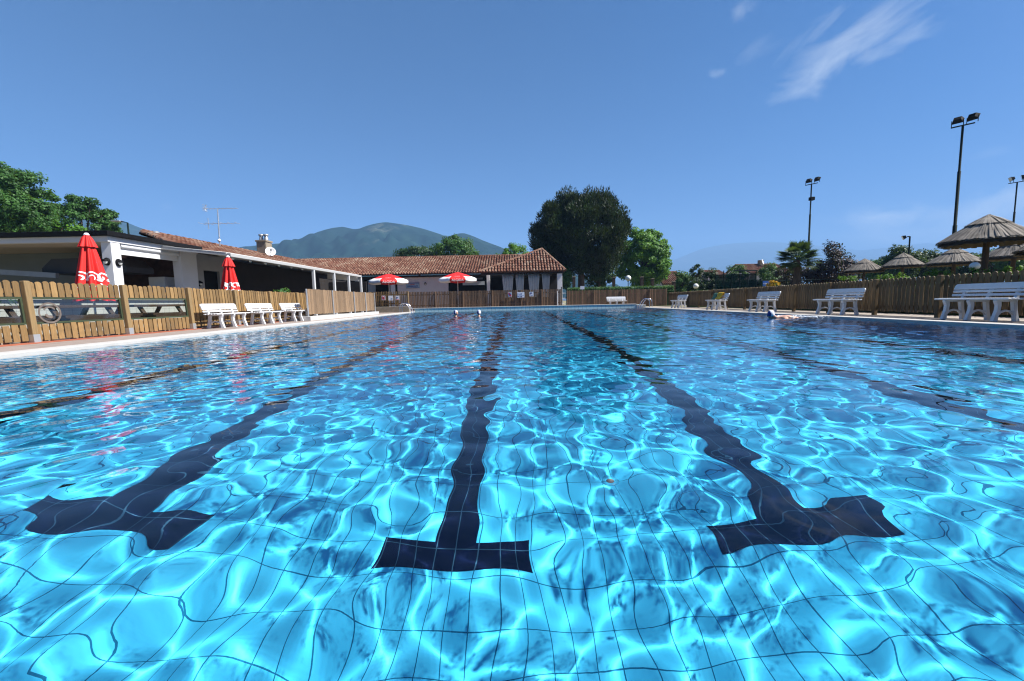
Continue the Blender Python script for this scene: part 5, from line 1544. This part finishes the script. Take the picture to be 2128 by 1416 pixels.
ptree('leafy_tree', 1995, 556, 40, 50, 28, 'leaf_dark', 'broad dark hedge tree behind the thatched parasol by the tallest pole', clumps=60, per=150, cr=.6, leaf=.11, seed=33)
ptree('leafy_tree', 2070, 550, 38, 50, 28, 'leaf_mid', 'green hedge tree behind the post of the largest thatched parasol', clumps=60, per=150, cr=.55, leaf=.11, seed=34)
ptree('leafy_tree', 2140, 548, 36, 50, 30, 'leaf_mid', 'green hedge tree at the right photo edge below the thatched parasol rim', clumps=50, per=150, cr=.55, leaf=.11, seed=35)

# clipped hedge behind the far fence
def hedge(name, x0, x1, y, z, dz, m, label, n, leaf, seed):
    g = np.random.default_rng(seed)
    C = np.stack([g.uniform(x0, x1, n), y + g.uniform(-.4, .4, n), z - dz * g.random(n) ** 1.5 + g.normal(0, .03, n)], 1)
    N = np.stack([g.normal(0, .4, n), -np.ones(n) * .5, np.ones(n)], 1)
    v, f = leaf_quads(C, N, leaf)
    r = thing(name, (x0, y, 0), label, 'hedge')
    np_mesh('foliage', v, f, m, r, origin=(x0, y, 0))
    MB().span((x0, y - .25, 0), (x1, y + .25, z - .12)).build('stems', M['leaf_dark'], r)
hedge('clipped_hedge', 4.2, 12.4, 32.6, at(1300, 596.5, 32.6).z, .5, M['leaf_mid'], 'low clipped green hedge running behind the far fence below the globe lamp', 9000, .055, 41)
hedge('flower_bed_hedge', 10.9, 14.6, 26.0, 1.0, .4, M['leaf_dark'], 'low dark hedge behind the right fence left of the blue sign', 3000, .06, 42)
hedge('dark_hedge', at(1398, 600, 41).x, at(1660, 600, 41).x, 41, at(1500, 584, 41).z, 1.2, M['leaf_dark'], 'long dark hedge before the distant houses on the right', 9000, .10, 43)
def hedge_line(A, B, top, m, label, n, leaf, seed):
    g = np.random.default_rng(seed); A, B = np.array(A, float), np.array(B, float)
    t = g.random(n)[:, None]
    C = np.concatenate([A + (B - A) * t, np.zeros((n, 1))], 1)
    C[:, :2] += g.normal(0, .22, (n, 2)); C[:, 2] = top * (1 - .95 * g.random(n) ** 1.3) + g.normal(0, .04, n)
    N = np.stack([-np.ones(n) * .6, g.normal(0, .4, n), np.ones(n) * .7], 1)
    v, f = leaf_quads(C, N, leaf)
    r = thing('low_hedge', (A[0], A[1], 0), label, 'hedge')
    np_mesh('foliage', v, f, m, r, origin=(A[0], A[1], 0))
    MB().bar((A[0], A[1], top * .4), (B[0], B[1], top * .4), .2, top * .8).build('stems', M['leaf_dark'], r)
hedge_line((11.2, 6.5), (12.5, 24.5), .98, M['leaf_dark'], 'low dark hedge growing close behind the long right fence', 15000, .06, 44)
# light green tufts showing over the right fence
tuft_spots = [(1762, 576, 19.5, 22), (1840, 573, 15.5, 16), (1870, 572, 15.0, 10), (1938, 568, 13.0, 14), (1962, 566, 12.6, 14), (2030, 562, 11.9, 12), (2105, 558, 11.6, 18), (2072, 560, 11.9, 14)]
for i, (px, py, Y, rx) in enumerate(tuft_spots):
    c = at(px, py, Y)
    labs = ['pale green shrub tips over the right fence beside the purple tree', 'pale green shrub tips over the right fence under the smallest thatched parasols', 'small pale shoot over the right fence below the small floodlight pole',
            'pale shrub tips over the right fence below the thatched parasol by the tallest pole', 'pale shrub tips over the right fence left of the globe lamp', 'pale shrub tips in front of the right globe lamp',
            'pale shrub tips over the right fence at the photo edge', 'pale shrub tips over the right fence beside the largest parasol post']
    P, N = crown_points((c.x, Y, c.z - .12), (rx * Y / F_PX, .25, .2), 10, 46, .12, seed=60 + i)
    v, f = leaf_quads(P, N, .035, up=.6)
    b = V(c.x, Y, 0); r = thing('young_shrub', b, labs[i], 'shrub', 'young shrubs behind the right fence')
    np_mesh('foliage', v, f, M['leaf_bright'], r, origin=b)
    st = MB(); g = random.Random(i)
    for k in range(6): st.tube([b + V(g.uniform(-.1, .1), 0, 0), V(c.x + g.uniform(-.2, .2), Y, c.z)], .01, 5)
    st.build('stem', M['bark'], r)
c = at(1609, 589, 24)
P, N = crown_points((c.x, 24, c.z - .05), (.42, .25, .14), 12, 50, .12, seed=77)
v, f = leaf_quads(P, N, .045, up=.6)
r = thing('flower_bush', (c.x, 24, 0), 'yellow flowering bush showing over the right fence beside the blue sign', 'flowers')
np_mesh('blossoms', v, f, M['flower'], r, origin=(c.x, 24, 0))
P, N = crown_points((c.x, 24, c.z - .5), (.45, .3, .45), 12, 60, .2, seed=78); v, f = leaf_quads(P, N, .05)
np_mesh('foliage', v, f, M['leaf_mid'], r, origin=(c.x, 24, 0))
a, b = at(1585, 584.5, 25), at(1599, 591.5, 25)
r = thing('blue_sign', (a.x, 25, b.z), 'small blue sign with white marks above the right fence', 'sign')
MB().span((a.x, 24.98, b.z - .1), (b.x, 25.0, a.z)).build('plate', M['blue_sign'], r)
scribble(a.x + .04, b.x - .06, 24.979, b.z, .1, M['sign_white'], r, 'lettering', 8)
MB().tube([((a.x + b.x) / 2, 25.03, 0), ((a.x + b.x) / 2, 25.03, a.z)], .025).build('stake', M['galv'], r)

# fan palm
def palm():
    Y = 28.0; c = at(1657, 541, Y); base = V(c.x, Y, 0)
    r = thing('fan_palm', base, 'fan palm with shaggy trunk behind the right fence', 'palm tree')
    mb = MB(); mb.tube([base, base.lerp(c, .5), c], [.2, .22, .17], 10)
    g = random.Random(3)
    for i in range(120):
        t = g.random(); a = g.uniform(0, 6.28); p = base.lerp(c, t) + V(math.cos(a) * .2, math.sin(a) * .2, 0)
        mb.tube([p, p + V(math.cos(a) * .1, math.sin(a) * .1, -.18)], [.03, .008], 4)
    mb.build('trunk', M['bark'], r)
    fr = MB()
    for i in range(84):
        a = g.uniform(0, 6.283); el = math.asin(g.uniform(-.55, 1.0))
        d = V(math.cos(a) * math.cos(el), math.sin(a) * math.cos(el), math.sin(el))
        L = g.uniform(.65, .95); hub = c + d * L
        sd = d.cross(V(0, 0, 1)).normalized(); up = sd.cross(d)
        fr.tube([c, c.lerp(hub, .5) + V(0, 0, .04), hub], .014, 4)
        for k in range(20):
            th = (k - 9.5) / 9.5 * 1.75
            bl = .62 * (1 - .12 * abs(th)) * g.uniform(.85, 1.1)
            v_ = (d * math.cos(th) + sd * math.sin(th)).normalized()
            tip = hub + v_ * bl + V(0, 0, -.10 * bl - .02) + up * .04
            mid = hub + v_ * bl * .55 + up * .03
            w = (d * -math.sin(th) + sd * math.cos(th)) * .03
            fr.add([hub - w * .3, hub + w * .3, mid + w, mid - w, tip], [(0, 1, 2, 3), (3, 2, 4)])
    fr.build('fronds', M['leaf_palm'], r, fix=False)
palm()

# ------------------------------------------------------------------ houses and tennis netting far right
def house(name, px0, px1, py_ridge, py_eave, Y, label, chimney=None, hip=0):
    a, b = at(px0, py_eave, Y), at(px1, py_eave, Y); rz = at((px0 + px1) / 2, py_ridge, Y + 4).z
    r = thing(name, (a.x, Y, 0), label, 'house')
    MB().span((a.x + .2, Y + .4, 0), (b.x - .2, Y + 7.6, a.z - .05)).build('wall', M['cream_wall'], r)
    s = Vector((0, 4, rz - a.z)); L = s.length
    s2 = Vector((0, -4, rz - a.z))
    rf = tile_roof('roof', r, [((a.x, Y, a.z), (1, 0, 0), s, 0, b.x - a.x, lambda u: (0, L)), ((a.x, Y + 8, a.z), (1, 0, 0), s2, 0, b.x - a.x, lambda u: (0, L))])
    ridge_row([(a.x, Y + 4, rz), (b.x, Y + 4, rz)], rf)
    mb = MB()
    for x in (a.x + .205, b.x - .225):
        mb.prism([(.4, a.z - .06), (7.6, a.z - .06), (4, rz - .18)], (x, Y, 0), (0, 1, 0), (0, 0, 1), (.02, 0, 0))
    mb.build('gable', M['cream_wall'], r)
    if chimney:
        c = at(chimney[0], chimney[1], Y + 3.4)
        MB().span((c.x - .28, Y + 3.1, rz - .8), (c.x + .28, Y + 3.7, c.z), .02).build('chimney', M['stone'], rf)
    return r
house('tiled_house', 1377, 1432, 565, 591, 52, 'distant house with terracotta roof beside the bright green tree')
house('tiled_house', 1484, 1524, 562, 578, 56, 'distant house with low terracotta roof behind the green netting')
house('tiled_house', 1560, 1650, 549, 568, 56, 'distant house with a chimney and roof dish left of the palm', (1581, 541))
c = at(1584, 545, 58.8); rot = Vector((.7, -.7, .3)).to_track_quat('Z', 'Y').to_matrix()
d2 = thing('satellite_dish', c - V(0, 0, .6), 'small distant satellite dish on the house left of the palm', 'satellite dish')
t = MB().lathe([(0, 0), (.2, .03), (.36, .10), (.37, .09), (.2, .01), (0, -.02)], (0, 0, 0), 20)
MB().add([rot @ Vector(p) + c for p in t.v], t.f, 0, True).build('reflector', M['white_plastic'], d2)
MB().tube([c, c - V(0, -.1, .9)], .03).build('mast', M['galv'], d2)

tn = thing('tennis_fence', (at(1486, 590, 36).x, 36, 0), 'tall dark green tennis netting with posts left of the palm', 'fence')
x0, x1, zt = at(1486, 590, 36).x, at(1570, 590, 36).x, at(1520, 571, 36).z
mb = MB(); mb.span((x0, 36, .1), (x1, 36.01, zt)); mb.build('netting', M['net'], tn)
for i in range(6):
    x = x0 + (x1 - x0) * i / 5
    MB().tube([(x, 35.95, 0), (x, 35.95, zt + (.35 if i % 2 else .1))], .04, 8).build('post', M['dark_green'], tn)
mb = MB(); mb.tube([(x0, 35.95, zt), (x1, 35.95, zt)], .03, 8); q0, q1 = at(1525, 562.5, 35.9), at(1574, 562.5, 35.9); mb.tube([(q0.x, 35.9, q0.z), (q1.x, 35.9, q1.z)], .05, 8)
mb.build('rail', M['dark_green'], tn)
rl = thing('court_rail', (at(1580, 584, 30).x, 30, 0), 'thin green rail running above the right fence under the palm', 'fence')
q0, q1 = at(1580, 584, 30), at(1800, 580, 30)
MB().tube([q0, q1], .03, 8).build('rail', M['dark_green'], rl)
for i in range(5):
    p = q0.lerp(q1, i / 4); MB().tube([V(p.x, 30, 0), p + V(0, 0, .15)], .035, 8).build('post', M['dark_green'], rl)

# ------------------------------------------------------------------ haze: the air between here and the mountains
hz = MB(); hz.span((-3200, -80, -2.9), (6600, 5000, 700))
haze = hz.build('haze', mat('air')); haze['kind'] = 'stuff'
t = NT(haze.data.materials[0])
vol = t.n('ShaderNodeVolumePrincipled', {'Color': (0.32, 0.58, 1.0, 1), 'Density': HAZE_DENSITY, 'Anisotropy': 0.0})
o_ = t.n('ShaderNodeOutputMaterial'); t.t.links.new(vol.outputs[0], o_.inputs['Volume'])
